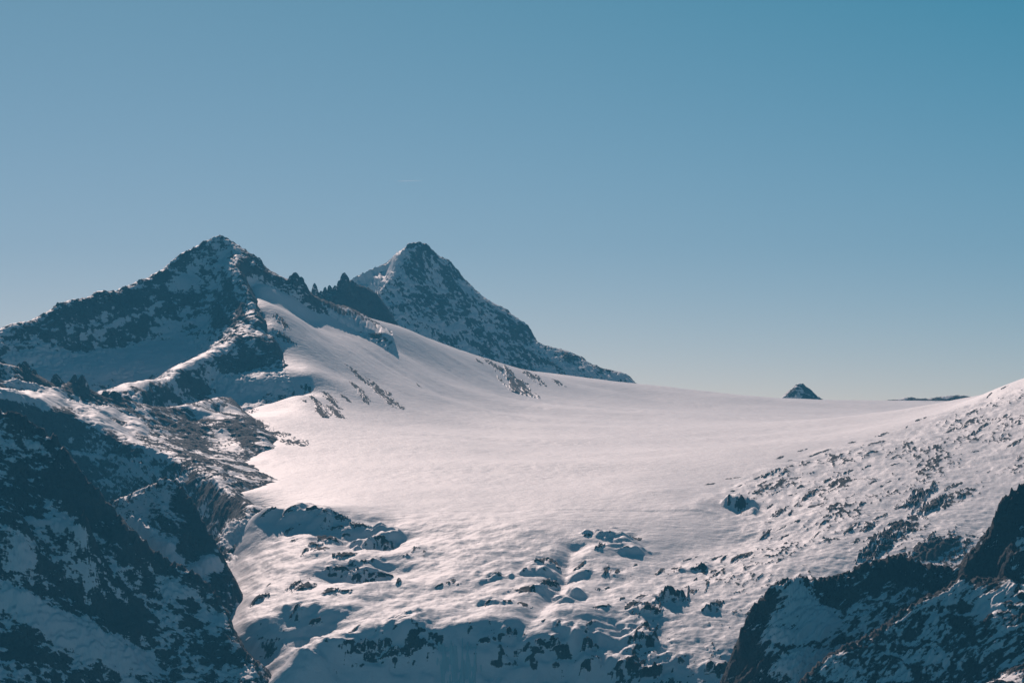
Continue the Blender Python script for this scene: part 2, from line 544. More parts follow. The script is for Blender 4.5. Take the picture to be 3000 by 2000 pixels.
for i, kn in enumerate(KNOLLS):
    px, py, hw, hp = kn
    if hp < 32 and i % 3:
        continue
    Y = G.hit(px, py + hp, 4100)
    if not Y:
        continue
    m = Y * KPX
    rx, h = hw * m * 1.25, hp * m * (0.78 if hp > 40 else 0.55)
    cx, cy = Y * (px - 1500) * KPX, Y + h * 0.55
    rng = random.Random(i)
    rot = rng.uniform(-0.35, 0.35)
    dx, dy = G.X - cx, G.Y - cy
    u = dx * math.cos(rot) + dy * math.sin(rot)
    v = -dx * math.sin(rot) + dy * math.cos(rot)
    rf, rb = h * 1.25, max(rx * 1.8, h * 4.0)
    u = u + knoll_n * rx * 0.9
    v = v + knoll_m * rx * 0.6
    d = np.sqrt((u / rx) ** 2 + (v / np.where(v < 0, rf, rb)) ** 2)
    d = d + 0.42 * knoll_o
    knoll_h = knoll_h + h * (1 - sstep(0.05, 1.0, d)) * np.clip(1 - knoll_h / (1.2 * h), 0.15, 1)
gul = []
for px, py in ((1690, 1600), (1665, 1640), (1650, 1690), (1625, 1745), (1580, 1795), (1530, 1835), (1500, 1862)):
    Y = G.hit(px, py, 4100)
    gul.append((Y * (px - 1500) * KPX, Y))
gd = np.full(G.shape, 1e9)
for (ax_, ay_), (bx_, by_) in zip(gul[:-1], gul[1:]):
    t = np.clip(((G.X - ax_) * (bx_ - ax_) + (G.Y - ay_) * (by_ - ay_)) / ((bx_ - ax_) ** 2 + (by_ - ay_) ** 2), 0, 1)
    gd = np.minimum(gd, np.hypot(G.X - ax_ - t * (bx_ - ax_), G.Y - ay_ - t * (by_ - ay_)))
knoll_h = knoll_h - 13 * np.exp(-(gd / 20) ** 2)
P3 = np.stack([G.X, G.Y, G_macro * 2], -1).reshape(-1, 3).astype(np.float32)
gpy = G.py(G_macro)
# where the ground is bench (broken) rather than smooth ice
lower = sstep(1500, 1620, gpy + 25 * np.sin(G.PX / 170)) * sstep(650, 760, G.PX) + 0
edge_px = [2064, 2125, 2265, 2414, 2602, 2765, 2859, 3300]
edge_py = [1440, 1410, 1355, 1310, 1270, 1210, 1168, 1000]
right = sstep(-6, 26, gpy - np.interp(G.PX, edge_px, edge_py)) * sstep(2020, 2110, G.PX + (gpy - 1420) * 0.5)
tongue = np.exp(-(((G.PX - 1960) / 190) ** 4 + ((gpy - 1560) / 75) ** 4))      # smooth snow bowl
dome = np.exp(-(((G.PX - 960) / 230) ** 4 + ((gpy - 1580 - 0.12 * (G.PX - 960)) / 85) ** 4)) + np.exp(-(((G.PX - 1790) / 110) ** 4 + ((gpy - 1590) / 40) ** 4)) + 0.8 * np.exp(-(((G.PX - 2180) / 60) ** 4 + ((gpy - 1480) / 50) ** 4))
rough = np.clip(np.maximum(np.maximum(lower, right), dome), 0, 1) * (1 - 0.9 * tongue * (1 - np.clip(dome, 0, 1)))
sub = slice(None)
n_lo = fbm(P3 / 170, 3).reshape(G.shape)
n_wide = fbm(P3 / np.array([650, 300, 400], np.float32), 2).reshape(G.shape)
zone = np.clip(sstep(-0.05, 0.35, fbm(P3 / np.array([420, 260, 300], np.float32) + 5, 2).reshape(G.shape)) + 0.8 * np.exp(-((gpy - 1530) / 70) ** 2), 0, 1)
n_ice = fbm(P3 / 24, 3, 0.6).reshape(G.shape)
cz = np.exp(-(((G.PX - 1180) / 330) ** 4 + ((gpy - 1560) / 70) ** 4)) + np.exp(-(((G.PX - 1960) / 220) ** 4 + ((gpy - 1530) / 90) ** 4)) + 0.6 * np.exp(-(((G.PX - 1780) / 160) ** 4 + ((gpy - 1400) / 22) ** 4))
crev = sstep(0.90, 0.99, ridged(P3 / np.array([85, 20, 60], np.float32) + 0.5 * fbm(P3 / 30, 2)[:, None], 2, 0.4).reshape(G.shape)) * np.clip(cz, 0, 1)
n_mid = fbm(P3 / np.array([46, 60, 46], np.float32), 3).reshape(G.shape)
# right-hand slope: ribs running up to the right
ang = math.radians(75)
Q = np.stack([(P3[:, 0] * math.cos(ang) + P3[:, 1] * math.sin(ang)) / 9.0, -P3[:, 0] * math.sin(ang) + P3[:, 1] * math.cos(ang), P3[:, 2]], -1)
r_rib = ridged(Q / 17, 4, 0.55).reshape(G.shape)
r_iso = ridged(P3 / 30, 4, 0.55).reshape(G.shape)
n_thin = fbm(Q / 60, 3).reshape(G.shape)
af = math.radians(-38)
QF = np.stack([(P3[:, 0] * math.cos(af) + P3[:, 1] * math.sin(af)) / 6.0, -P3[:, 0] * math.sin(af) + P3[:, 1] * math.cos(af), 0 * P3[:, 2]], -1)
flank = np.exp(-(((G.PX - 1080) / 330) ** 4 + ((gpy - 1060 - 0.28 * (G.PX - 1080)) / 120) ** 4))
n_flow = fbm(QF / 38, 4, 0.6).reshape(G.shape) * flank
n_fine = fbm(P3 / 9, 3, 0.6).reshape(G.shape)
Gz = G_macro + knoll_h
snow = Gz + right * rough * (r_rib - 0.62) * 5 + rough * (n_lo * (8 + 6 * (1 - right)) + n_mid * (3.0 + 4.5 * (1 - right))) + (1 - rough) * (n_lo * 2.5 + n_wide * 9.0 + n_ice * (0.35 + 1.3 * zone)) - crev * 1.6 + n_flow * 3.2
cl = sstep(1835, 1890, gpy) * sstep(840, 900, G.PX) * (1 - sstep(1740, 1800, G.PX)) * (G.Y > 4100)
snow = snow + cl * (ridged(P3 / np.array([44, 44, 110], np.float32), 3, 0.5).reshape(G.shape) - 0.62) * 24
km = np.clip(knoll_h / 7, 0, 1)
snow = snow + km * (r_iso - 0.62) * 9
snow = G.blur(snow, 3.5) + rough * n_fine * 1.3
dzx, dzy = G.slope(snow)
steep = np.hypot(dzx, dzy)
rel = np.where(right > 0.5, r_rib, r_iso)
rel = r_iso * (1 - right) + r_rib * right
# rock that comes through the snow
cover = 6.6 + 1.6 * lower * (1 - right) + n_thin * 7.0 - 4.0 * sstep(0.6, 1.4, steep) - 3.0 * right * sstep(0.4, 0.9, steep) + (1 - rough) * 60 - right * 1.4 - 0.6 * km
cover += ell(G, Gz, [(2500, 1700, 160, 40, 20, 6), (2050, 1760, 60, 60, 0, 3), (2880, 1480, 160, 50, 25, 4), (2650, 1500, 200, 14, 28, 4), (1250, 1740, 140, 40, 10, 4), (780, 1620, 70, 40, 0, 4), (2350, 1640, 150, 22, 20, 4),
                     (2780, 1470, 120, 16, 25, -6), (2620, 1560, 70, 40, 35, -6), (2560, 1610, 40, 30, 40, -6), (2770, 1600, 70, 50, 10, -6), (2690, 1620, 80, 30, 20, -5), (1150, 1900, 120, 40, 0, -4), (1650, 1905, 90, 25, 0, -4), (1180, 1890, 60, 30, 0, -4), (1300, 1985, 400, 30, 0, 7), (1360, 1920, 60, 50, 0, 6), (1900, 1850, 240, 110, 0, 3.5), (920, 1950, 60, 30, 20, 5)])
rockz = snow + (rel - 0.62) * 22 - cover
G.Z = np.maximum(snow, rockz)
g_rock = np.clip(0.5 + (rockz - snow) / 5.0, 0, 1)
kx = (G.PX[:-1, :-1])
ky = (gpy[:-1, :-1])
is_right = (right[:-1, :-1] > 0.5)
is_bench = (~is_right) & ((lower[:-1, :-1] > 0.5) | (G.Y[:-1, :-1] < 4750))
me = sheet_mesh('glacier_field', G, {'rock': g_rock}, mat_ground, (~is_right) & (~is_bench))
put('glacier_field', me, 'broad sunlit glacier of smooth wind-ribbed snow sweeping up to the skyline', 'glacier', 'structure')
me = sheet_mesh('bench_terrain', G, {'rock': g_rock}, mat_ground, is_bench)
put('bench_terrain', me, 'hummocky snow-covered rock bench below the glacier, ending in a shaded cliff', 'terrain', 'structure')
me = sheet_mesh('slope_hill', G, {'rock': g_rock}, mat_ground, is_right)
put('slope_hill', me, 'sunlit snow slope streaked with dark rock falling to the glacier', 'hill', 'structure')


# ------------------------------------------------------------------ mountains
def gsink(px, Y, d):
    return (Y * (px - 1500) * KPX, Y, float(G.at(px, Y)) - d)


def back(pts, dy, dz, step=80):
    w = line(pts, step)
    return [(p[0] * (p[1] + dy) / p[1], p[1] + dy, p[2] - dz) for p in w]


def front(crest, offs, step=40):
    """points down the near side of a crest, kept clear of the crest itself"""
    cr = line(crest, 10)
    out = []
    for dpy, dx, dY in offs:
        w = line([(px + dx, py + dpy, Y - dY) for px, py, Y in crest], step)
        d = np.sqrt(((w[:, None, :2] - cr[None, :, :2]) ** 2).sum(-1)).min(1)
        out.extend(w[d > 0.62 * dY])
    return out


def mountain(name, cols, rows, pts, mat, label, cat='mountain', big=(90, 10), mid=(34, 9), small=(11, 3.2), dip=(0, 0, 1.0), cover=2.0, cover_n=(70, 5.0), slope_k=9.0, slope_t=(0.65, 1.3),
             terrace=None, paint=(), seed=0, snow_smooth=6.0, ledge=(8, 4.0, 0, 4.0), crest=None, follow=0.8, gully=9.0):
    """a mountain: traced ridges -> height field -> gullies, ledges, and snow lying where it can"""
    S = Sheet(cols, rows)
    Zm = Rbf(pts)(S.X, S.Y).reshape(S.shape)
    rot, elong, zs = dip
    a = math.radians(rot)
    p = np.stack([S.X, S.Y * 0.8, Zm * zs], -1).reshape(-1, 3).astype(np.float32) + seed * 137.7
    # gullies stretched along the fall line, leaning by rot (in the x-z plane)
    u = p[:, 0] * math.cos(a) + p[:, 2] * math.sin(a)
    w = -p[:, 0] * math.sin(a) + p[:, 2] * math.cos(a)
    q = np.stack([u, p[:, 1], w / elong if elong else w], -1)
    warp = fbm(p / 60, 2)[:, None] * 14
    big_n = (ridged(q / big[0], 3, 0.5).reshape(S.shape) - 0.6)
    mid_n = (ridged((q + warp) / mid[0], 4, 0.55).reshape(S.shape) - 0.6)
    small_n = fbm(p / small[0], 3, 0.6).reshape(S.shape)
    cw = 0
    if crest:
        cl, c_wid, c_amp, c_lam = crest
        yc = np.interp(S.PX, [q_[0] for q_ in cl], [q_[2] for q_ in cl])
        cw = np.exp(-((S.Y - yc) / c_wid) ** 2)
        cn = ridged(np.stack([S.X / c_lam, S.Y / (c_lam * 3), Zm / (c_lam * 1.5) + seed], -1).reshape(-1, 3).astype(np.float32), 2, 0.4).reshape(S.shape) - 0.66
        Zm = Zm + cw * cn * c_amp * 2
        sw = np.exp(-((S.Y - yc) / 45) ** 2)
        big_n = big_n * (1 - 0.92 * sw)
        mid_n = mid_n * (1 - 0.55 * sw)
    Zb = Zm + big_n * big[1]
    if terrace:
        per, amp, tx = terrace
        ph = (Zb + tx * S.X + 9 * fbm(p / 50, 2).reshape(S.shape)) / per
        f = ph - np.floor(ph)
        Zb = Zb + amp * per * (sstep(0.25, 0.75, f) - f)
    R = Zb + mid_n * mid[1] + small_n * small[1]
    gx, gy = S.slope(S.blur(Zb + 0.6 * mid_n * mid[1], 3.0))
    st = np.hypot(gx, gy)
    cov = cover + cover_n[1] * fbm(p / cover_n[0], 3).reshape(S.shape) - slope_k * sstep(slope_t[0], slope_t[1], st)
    cov = cov - gully * big_n
    ls, le, lt, la = ledge
    la_r = math.radians(lt)
    lq = np.stack([(p[:, 0] * math.cos(la_r) + p[:, 2] * math.sin(la_r)) / le, p[:, 1] / le, -p[:, 0] * math.sin(la_r) + p[:, 2] * math.cos(la_r)], -1)
    cov = cov + la * fbm((lq + warp * 0.3) / ls, 3, 0.6).reshape(S.shape) * sstep(0.45, 0.7, st) - 3.5 * cw
    if len(paint):
        cov = cov + ell(S, Zm, paint)
    snow = S.blur(Zb + follow * mid_n * mid[1], snow_smooth) + cov
    d = R - snow
    S.Z = np.maximum(R, snow)
    rock = np.clip(0.5 + d / 11.0, 0, 1)
    me = sheet_mesh(name, S, {'rock': rock}, mat)
    S.obj = put(name, me, label, cat, 'structure')
    return S


# --- left peak with its bowl and buttress
SKY_A = [(-500, 1120, 6500), (-200, 1020, 6800), (0, 967, 7000), (17, 956, 7010), (40, 948, 7030), (96, 939, 7080), (128, 922, 7100), (157, 905, 7130), (170, 888, 7140), (187, 889, 7150), (213, 882, 7170), (242, 877, 7200), (276, 873, 7230),
         (285, 858, 7240), (306, 851, 7260), (334, 853, 7290), (340, 857, 7300), (370, 839, 7330), (402, 833, 7360), (406, 820, 7365), (438, 818, 7395), (463, 799, 7420), (497, 788, 7450), (514, 769, 7470), (527, 750, 7490),
         (565, 729, 7530), (595, 710, 7560), (625, 697, 7590), (646, 690, 7600), (663, 698, 7600), (697, 720, 7600), (731, 741, 7600), (757, 754, 7600), (765, 771, 7600), (787, 792, 7600), (821, 814, 7600), (843, 826, 7610),
         (865, 820, 7620), (880, 826, 7620), (897, 842, 7630), (908, 860, 7640), (926, 872, 7660), (987, 893, 7740), (1024, 908, 7790), (1081, 928, 7800), (1099, 958, 7720), (1121, 990, 7640)]
ptsA = list(line(SKY_A, 12)) + back(SKY_A[:-2], 160, 130) + back(SKY_A[:-2], 500, 330, 150)
ptsA += list(line([(-480, 1180, 6400), (-180, 1100, 6700), (26, 1053, 6890), (56, 1020, 6960), (84, 1015, 6980), (143, 1030, 7000), (179, 1030, 7030), (237, 1035, 7070), (306, 1035, 7120), (370, 1017, 7190), (434, 994, 7260), (497, 984, 7300), (574, 974, 7330), (600, 956, 7360)], 30))
ptsA += [P(*p) for p in [(100, 1095, 6895), (200, 1100, 6925), (300, 1100, 6960), (400, 1080, 7060), (500, 1050, 7150), (560, 1030, 7190), (300, 1135, 6880), (400, 1140, 6900), (450, 1110, 6990), (480, 1130, 6900), (350, 1165, 6780), (400, 1180, 6720), (200, 1195, 6760), (0, 1190, 6650),
                         (250, 1230, 6640), (560, 1075, 7000), (590, 1060, 7020),
                         # bands on the face
                         (300, 940, 7200), (420, 900, 7310), (560, 820, 7480), (500, 870, 7400), (645, 780, 7530), (620, 850, 7450)]]
ptsA += list(line([(690, 735, 7560), (700, 760, 7500), (706, 790, 7440), (706, 815, 7390), (690, 830, 7370), (716, 845, 7340), (740, 862, 7310), (757, 915, 7230), (768, 955, 7160)], 14))
ptsA += list(line([(690, 850, 7360), (650, 890, 7340), (625, 950, 7260), (606, 1010, 7160), (598, 1045, 7090)], 20))
ptsA += list(line([(700, 880, 7310), (705, 920, 7230), (716, 958, 7140), (701, 978, 7080), (668, 1011, 7000), (630, 1044, 6920), (591, 1072, 6840), (548, 1103, 6750), (526, 1112, 6710), (497, 1132, 6640), (464, 1142, 6570), (446, 1155, 6520), (429, 1178, 6460), (413, 1192, 6400)], 16))
ptsA += list(line([(716, 958, 7140), (732, 972, 7110), (757, 987, 7090), (777, 986, 7085), (788, 995, 7078), (808, 1006, 7065), (812, 1030, 7040), (828, 1070, 6990), (835, 1098, 6940)], 14))
ptsA += list(line([(835, 1100, 6935), (800, 1098, 6955), (757, 1094, 6960), (720, 1096, 6930), (701, 1105, 6890), (688, 1130, 6855), (680, 1151, 6825), (668, 1164, 6795)], 25))
ptsA += list(line([(620, 1130, 6835), (560, 1165, 6712), (500, 1190, 6595), (440, 1215, 6455)], 40))
for px, Y, d in [(900, 7300, 30), (900, 7000, 40), (900, 6700, 50), (880, 6930, 25), (850, 7050, 20), (800, 6700, 30), (720, 6600, 30), (1000, 7500, 30), (850, 7430, 35), (950, 7540, 30), (1040, 7640, 22), (780, 7380, 30), (774, 7490, 18), (800, 7450, 32), (810, 7520, 18), (854, 7520, 25), (900, 7500, 32), (900, 7560, 20), (960, 7620, 20), (750, 7430, 25), (735, 7450, 14), (820, 7250, 22),
                 (1000, 7300, 60), (1160, 7500, 50), (1160, 7900, 60), (1160, 6700, 80), (1000, 6400, 80), (760, 7300, 10), (1100, 7560, 12), (1140, 7640, 25), (860, 7180, 40), (800, 7170, 25), (790, 7240, 30), (830, 7210, 40), (845, 7090, 25), (780, 7290, 25), (825, 7110, 15), (640, 6450, 60), (500, 6350, 60)]:
    ptsA.append(gsink(px, Y, d))
A = mountain('broad_mountain', steps((-500, -60, 11), (-60, 1150, 2.7)), steps((6350, 6700, 7), (6700, 7660, 3.2), (7660, 8200, 18)), ptsA, mat_far,
             'dark pyramid-topped mountain with long jagged ridge and shaded snow bowl', gully=12, big=(90, 20), mid=(28, 12), small=(9, 3.0), dip=(12, 1.3, 1.1), cover=3.9, cover_n=(60, 5.0), slope_k=6.0, slope_t=(0.55, 1.15), ledge=(6, 2.0, 8, 7.0), crest=(SKY_A, 18, 5, 19),
             seed=1,
             paint=[(545, 830, 26, 26, 0, 9), (520, 960, 90, 12, 15, 7), (330, 960, 120, 12, 20, 7), (250, 970, 40, 14, 20, 5), (470, 895, 22, 10, 0, 5), (640, 800, 70, 60, 0, 1.5), (620, 860, 90, 30, 20, -5), (300, 900, 80, 22, 20, -4), (150, 940, 70, 20, 20, -4), (330, 1010, 120, 16, 10, -3),
                    (790, 860, 120, 20, -28, 4), (720, 1130, 80, 30, 0, 12), (800, 1130, 60, 30, 0, 12), (300, 1080, 290, 42, 10, 12), (120, 1050, 120, 26, 0, 8), (780, 1050, 50, 40, 0, -3), (640, 970, 26, 70, 20, -4), (1090, 970, 30, 20, -40, -6), (1000, 915, 80, 10, -22, -4), (690, 1080, 40, 40, 0, -3), (665, 920, 45, 80, 15, -6), (730, 900, 26, 60, -10, -4), (740, 1040, 60, 40, 0, -3)])

# --- ridge of pinnacles between the two peaks
SKY_P = [(880, 880, 8300), (912, 856, 8320), (940, 864, 8345), (960, 857, 8365), (980, 848, 8380), (996, 840, 8400), (1010, 828, 8410), (1027, 828, 8430), (1043, 836, 8450), (1071, 846, 8480), (1104, 863, 8500), (1127, 898, 8480), (1150, 930, 8450), (1176, 965, 8400), (1200, 1000, 8380)]
ptsP = list(line(SKY_P, 8)) + back(SKY_P, 110, 120, 40) + back(SKY_P, 250, 260, 60) + back([(px, py, Y) for px, py, Y in SKY_P], -120, 120, 40) + back(SKY_P, -300, 250, 60)
PIN = mountain('pinnacle_mountain', steps((850, 1230, 2.4)), steps((8150, 8300, 12), (8300, 8560, 2.6), (8560, 8700, 20)), ptsP, mat_far, 'dark saddle ridge of rock teeth between the two peaks', big=(60, 10), mid=(24, 10), small=(9, 4), dip=(8, 2.5, 1), cover=-2.0, seed=2, crest=(SKY_P, 16, 12, 11))

# --- far pyramid
SKY_C = [(990, 850, 9700), (1034, 816, 9700), (1081, 795, 9690), (1137, 767, 9660), (1181, 734, 9620), (1193, 718, 9600), (1212, 715, 9600), (1237, 711, 9600), (1258, 722, 9600), (1286, 753, 9600), (1310, 758, 9600), (1338, 786, 9590), (1361, 818, 9580), (1380, 837, 9570), (1403, 856, 9560),
         (1413, 874, 9560), (1455, 893, 9550), (1492, 912, 9540), (1530, 949, 9530), (1548, 954, 9520), (1567, 991, 9510), (1590, 1029, 9500), (1604, 1031, 9500), (1632, 1023, 9490), (1665, 1033, 9480), (1712, 1050, 9460), (1726, 1071, 9450), (1749, 1076, 9440), (1768, 1085, 9430), (1805, 1090, 9420), (1843, 1101, 9400), (1857, 1118, 9390), (1900, 1150, 9380)]
ptsC = list(line(SKY_C, 12)) + back(SKY_C, 160, 140, 50) + back(SKY_C, 420, 330, 90)
ptsC += list(line([(1000, 960, 9420), (1080, 960, 9330), (1174, 975, 9290), (1244, 1005, 9280), (1314, 1035, 9280), (1455, 1085, 9260), (1600, 1110, 9270), (1735, 1125, 9280), (1900, 1170, 9300)], 40))
ptsC += list(line([(1193, 718, 9600), (1180, 770, 9555), (1150, 820, 9500), (1125, 860, 9460), (1110, 890, 9420)], 14))
ptsC += list(line([(1150, 775, 9640), (1110, 830, 9590), (1090, 855, 9560)], 14))
ptsC += list(line([(1215, 730, 9585), (1260, 830, 9500), (1330, 950, 9390)], 25))
ptsC += [P(*p) for p in [(1060, 850, 9600), (1040, 880, 9550), (1085, 880, 9520)]]
ptsC += list(back([(1000, 960, 9420), (1174, 975, 9290), (1314, 1035, 9280), (1455, 1085, 9260), (1600, 1110, 9270), (1735, 1125, 9280), (1900, 1170, 9300)], -150, 70, 80))
mountain('pyramid_mountain', steps((960, 1910, 2.6)), steps((9130, 9260, 14), (9260, 9640, 2.7), (9640, 10000, 20)), ptsC, mat_pyramid, 'tall isolated pyramid peak with snow-veined dark face beyond the glacier', gully=14, big=(85, 26), mid=(25, 13), small=(11, 3.0), dip=(32, 3.0, 1), ledge=(7, 3.5, -58, 8.5), crest=(SKY_C, 18, 5, 22), cover=3.6, cover_n=(70, 6), slope_k=6.5, slope_t=(0.7, 1.4), seed=3,
         paint=[(1102, 838, 30, 18, 40, 18), (1160, 768, 30, 16, 50, 14), (1080, 810, 60, 12, 28, 8), (1300, 960, 120, 50, -30, 2.5), (1250, 740, 60, 50, 0, -1.5), (1280, 860, 60, 60, 0, -2.5), (1640, 1050, 60, 20, 0, -2)])

# --- small far rock cone and low far ridge
SKY_D = [(2270, 1176, 9650), (2287, 1168, 9650), (2306, 1150, 9650), (2325, 1137, 9650), (2330, 1128, 9650), (2343, 1122, 9650), (2353, 1124, 9650), (2360, 1132, 9650), (2378, 1144, 9650), (2390, 1158, 9650), (2412, 1172, 9650), (2430, 1180, 9650)]
ptsD = list(line(SKY_D, 6)) + back(SKY_D, 70, 55, 20) + back(SKY_D, 140, 110, 30) + back(SKY_D, -55, 45, 20) + back(SKY_D, -120, 90, 30)
mountain('cone_mountain', steps((2255, 2445, 2.2)), steps((9530, 9800, 2.8)), ptsD, mat_far, 'small lone rock cone on the flat snow skyline', big=(40, 5), mid=(20, 5), small=(8, 2.5), cover=1.0, cover_n=(35, 3), slope_k=5, seed=4)
SKY_L = [(2560, 1182, 9400), (2602, 1172, 9400), (2630, 1170, 9400), (2655, 1166, 9400), (2672, 1164, 9400), (2690, 1168, 9400), (2720, 1168, 9400), (2755, 1162, 9400), (2775, 1161, 9400), (2800, 1158, 9400), (2830, 1159, 9400), (2850, 1164, 9400), (2862, 1172, 9400), (2900, 1185, 9400)]
ptsL = list(line(SKY_L, 10)) + back(SKY_L, 60, 30, 30) + back(SKY_L, 140, 70, 40) + back(SKY_L, -60, 30, 30) + back(SKY_L, -140, 70, 40)
mountain('low_mountain', steps((2550, 2910, 2.6)), steps((9260, 9540, 5)), ptsL, mat_far, 'low line of far dark rocks on the snow skyline beside the sunlit slope', big=(50, 3), mid=(22, 4), small=(8, 2), cover=0.2, cover_n=(30, 2.5), slope_k=4, slope_t=(0.3, 0.9), seed=5)

# --- middle ridge on the left: teeth, sunlit bench, broken slope down to the glacier
SKY_E = [(-500, 980, 5700), (-200, 1020, 5850), (0, 1066, 6000), (33, 1074, 6010), (61, 1074, 6020), (97, 1092, 6035), (122, 1110, 6050), (139, 1134, 6060), (161, 1122, 6070), (186, 1126, 6080), (215, 1120, 6090), (245, 1128, 6100), (265, 1147, 6110), (292, 1170, 6120), (320, 1162, 6132), (355, 1165, 6145), (380, 1177, 6160), (398, 1185, 6170), (413, 1191, 6180), (440, 1195, 6200), (480, 1200, 6250), (540, 1195, 6330), (600, 1185, 6420), (650, 1170, 6520), (680, 1168, 6540)]
E2 = [(-400, 1150, 5500), (-150, 1175, 5600), (0, 1195, 5680), (100, 1208, 5740), (216, 1225, 5790), (268, 1250, 5790), (325, 1277, 5780), (363, 1296, 5750), (402, 1311, 5720), (438, 1327, 5690), (467, 1338, 5670), (507, 1351, 5640), (522, 1363, 5610), (565, 1380, 5560), (616, 1397, 5500), (630, 1422, 5430), (664, 1447, 5350), (698, 1472, 5260), (737, 1497, 5170)]
ptsE = list(line(SKY_E, 10)) + back(SKY_E, 70, 75, 30) + back(SKY_E, 220, 190, 60) + list(line(E2, 20))
ptsE += [P(*p) for p in [(0, 1115, 5930), (40, 1115, 5940), (75, 1135, 5945), (120, 1145, 5965), (139, 1150, 5990), (170, 1160, 5980), (210, 1180, 5985), (250, 1190, 6000), (300, 1195, 6040), (350, 1205, 6060), (400, 1225, 6060), (420, 1245, 6020),
                         (0, 1158, 5850), (60, 1162, 5880), (140, 1172, 5910), (190, 1195, 5910), (250, 1225, 5890), (320, 1255, 5880), (370, 1275, 5870), (430, 1300, 5820),
                         (480, 1250, 6080), (560, 1240, 6220), (640, 1220, 6330), (706, 1207, 6400), (520, 1300, 5920), (600, 1300, 6020), (680, 1290, 6080), (740, 1270, 6130), (640, 1350, 5800), (560, 1340, 5790), (680, 1400, 5570)]]
ptsE += list(line([(680, 1169, 6530), (706, 1205, 6400), (739, 1236, 6270), (762, 1261, 6180), (783, 1289, 6080), (790, 1303, 6030)], 30))
ptsE += list(line([(693, 1345, 5870), (721, 1370, 5760), (763, 1386, 5660), (809, 1412, 5560)], 20))
ptsE += list(line([(790, 1308, 6000), (732, 1316, 5980), (680, 1310, 5990)], 25)) + list(line([(805, 1420, 5540), (763, 1426, 5500), (687, 1436, 5430)], 25))
# steep shaded side below the near edge
for dpy, dY in ((60, 44), (130, 98), (260, 190)):
    ptsE += list(line([(px - 25, py + dpy, Y - dY) for px, py, Y in E2[:-3]], 45))
ptsE += [P(*p) for p in [(600, 1432, 5400), (640, 1500, 5290), (690, 1520, 5190), (650, 1560, 5170), (720, 1520, 5150), (700, 1580, 5110), (600, 1520, 5290), (560, 1450, 5420), (660, 1640, 5060)]]
for px, Y, d in [(760, 5300, 25), (760, 5400, 30), (830, 5450, 25), (860, 5700, 30), (760, 5850, 12), (800, 5900, 30), (850, 6100, 40), (760, 6300, 25), (720, 6500, 25), (860, 6500, 60), (780, 5160, 20), (740, 5050, 15), (720, 5000, 20), (860, 5000, 60), (700, 6700, 60), (850, 5560, 12), (820, 5560, 4), (840, 6000, 15), (750, 5930, 6)]:
    ptsE.append(gsink(px, Y, d))
TOOTH = mountain('toothed_mountain', steps((-500, -60, 11), (-60, 870, 2.6)), steps((4950, 5060, 6), (5060, 5420, 2.4), (5420, 6260, 3.2), (6260, 6700, 9)), ptsE, mat_mid, 'middle ridge of jagged rock teeth above a sunlit snow shelf', big=(80, 11), mid=(28, 10), small=(9, 1.6), dip=(42, 2.6, 1.2), ledge=(6, 4.0, -42, 9.0), crest=(SKY_E, 16, 6, 15), cover=0.9, cover_n=(45, 4.5), slope_k=7.0, slope_t=(0.5, 1.2), seed=6,
         paint=[(90, 1170, 120, 14, -8, 10), (250, 1215, 90, 10, -25, 8), (320, 1250, 60, 14, -25, 8), (150, 1150, 80, 14, -15, 8), (60, 1130, 60, 10, -8, 6), (300, 1210, 60, 16, -15, 8), (400, 1250, 40, 20, -35, 7), (450, 1330, 60, 8, -25, 6), (690, 1250, 60, 30, -40, -2), (580, 1260, 90, 40, -35, -1.5), (720, 1280, 50, 25, -20, -3), (620, 1415, 30, 8, 0, 8),
                (650, 1490, 50, 28, -20, -4), (700, 1560, 40, 30, 0, 14), (450, 1400, 60, 22, -20, 5), (360, 1350, 60, 14, -20, 4), (230, 1140, 40, 30, 0, -5), (120, 1100, 50, 30, -30, -4), (160, 1115, 20, 20, 0, -6), (340, 1170, 60, 20, -20, -6), (600, 1290, 190, 70, -35, -1.2)])

# --- second crag on the left
N2 = [(120, 1520, 4990), (250, 1500, 4960), (330, 1475, 4930), (400, 1447, 4905), (440, 1430, 4890), (464, 1416, 4880), (502, 1403, 4890), (540, 1437, 4870), (564, 1465, 4860), (588, 1518, 4840), (617, 1566, 4820), (646, 1613, 4800), (665, 1671, 4770), (676, 1728, 4740), (690, 1790, 4700), (700, 1860, 4650)]
ptsN2 = list(line(N2, 12)) + back(N2, 110, 110, 40) + back(N2, 260, 260, 60)
ptsN2 += front(N2, ((70, -10, 36), (160, -30, 90), (330, -60, 190)))
mountain('dark_crag_mountain', steps((90, 730, 2.3)), steps((4450, 4660, 5), (4660, 5020, 2.0), (5020, 5160, 16)), ptsN2, mat_near, 'dark snow-dusted crag with a rounded shoulder dropping steeply towards the bench', big=(70, 15), mid=(22, 13), small=(7, 2.4), dip=(30, 2.2, 1.1), ledge=(5, 3.5, -22, 7.0), crest=(N2, 14, 9, 14), cover=1.6, cover_n=(40, 4.5), slope_k=6, slope_t=(0.7, 1.4), seed=7,
         paint=[(590, 1560, 50, 90, -30, -6), (540, 1470, 40, 40, -30, -3), (430, 1440, 80, 30, -10, 4), (450, 1590, 120, 22, -38, 12), (610, 1660, 60, 20, 20, 10), (640, 1720, 30, 50, 0, -6), (380, 1480, 60, 40, -20, 3), (480, 1410, 30, 6, 0, 6)])

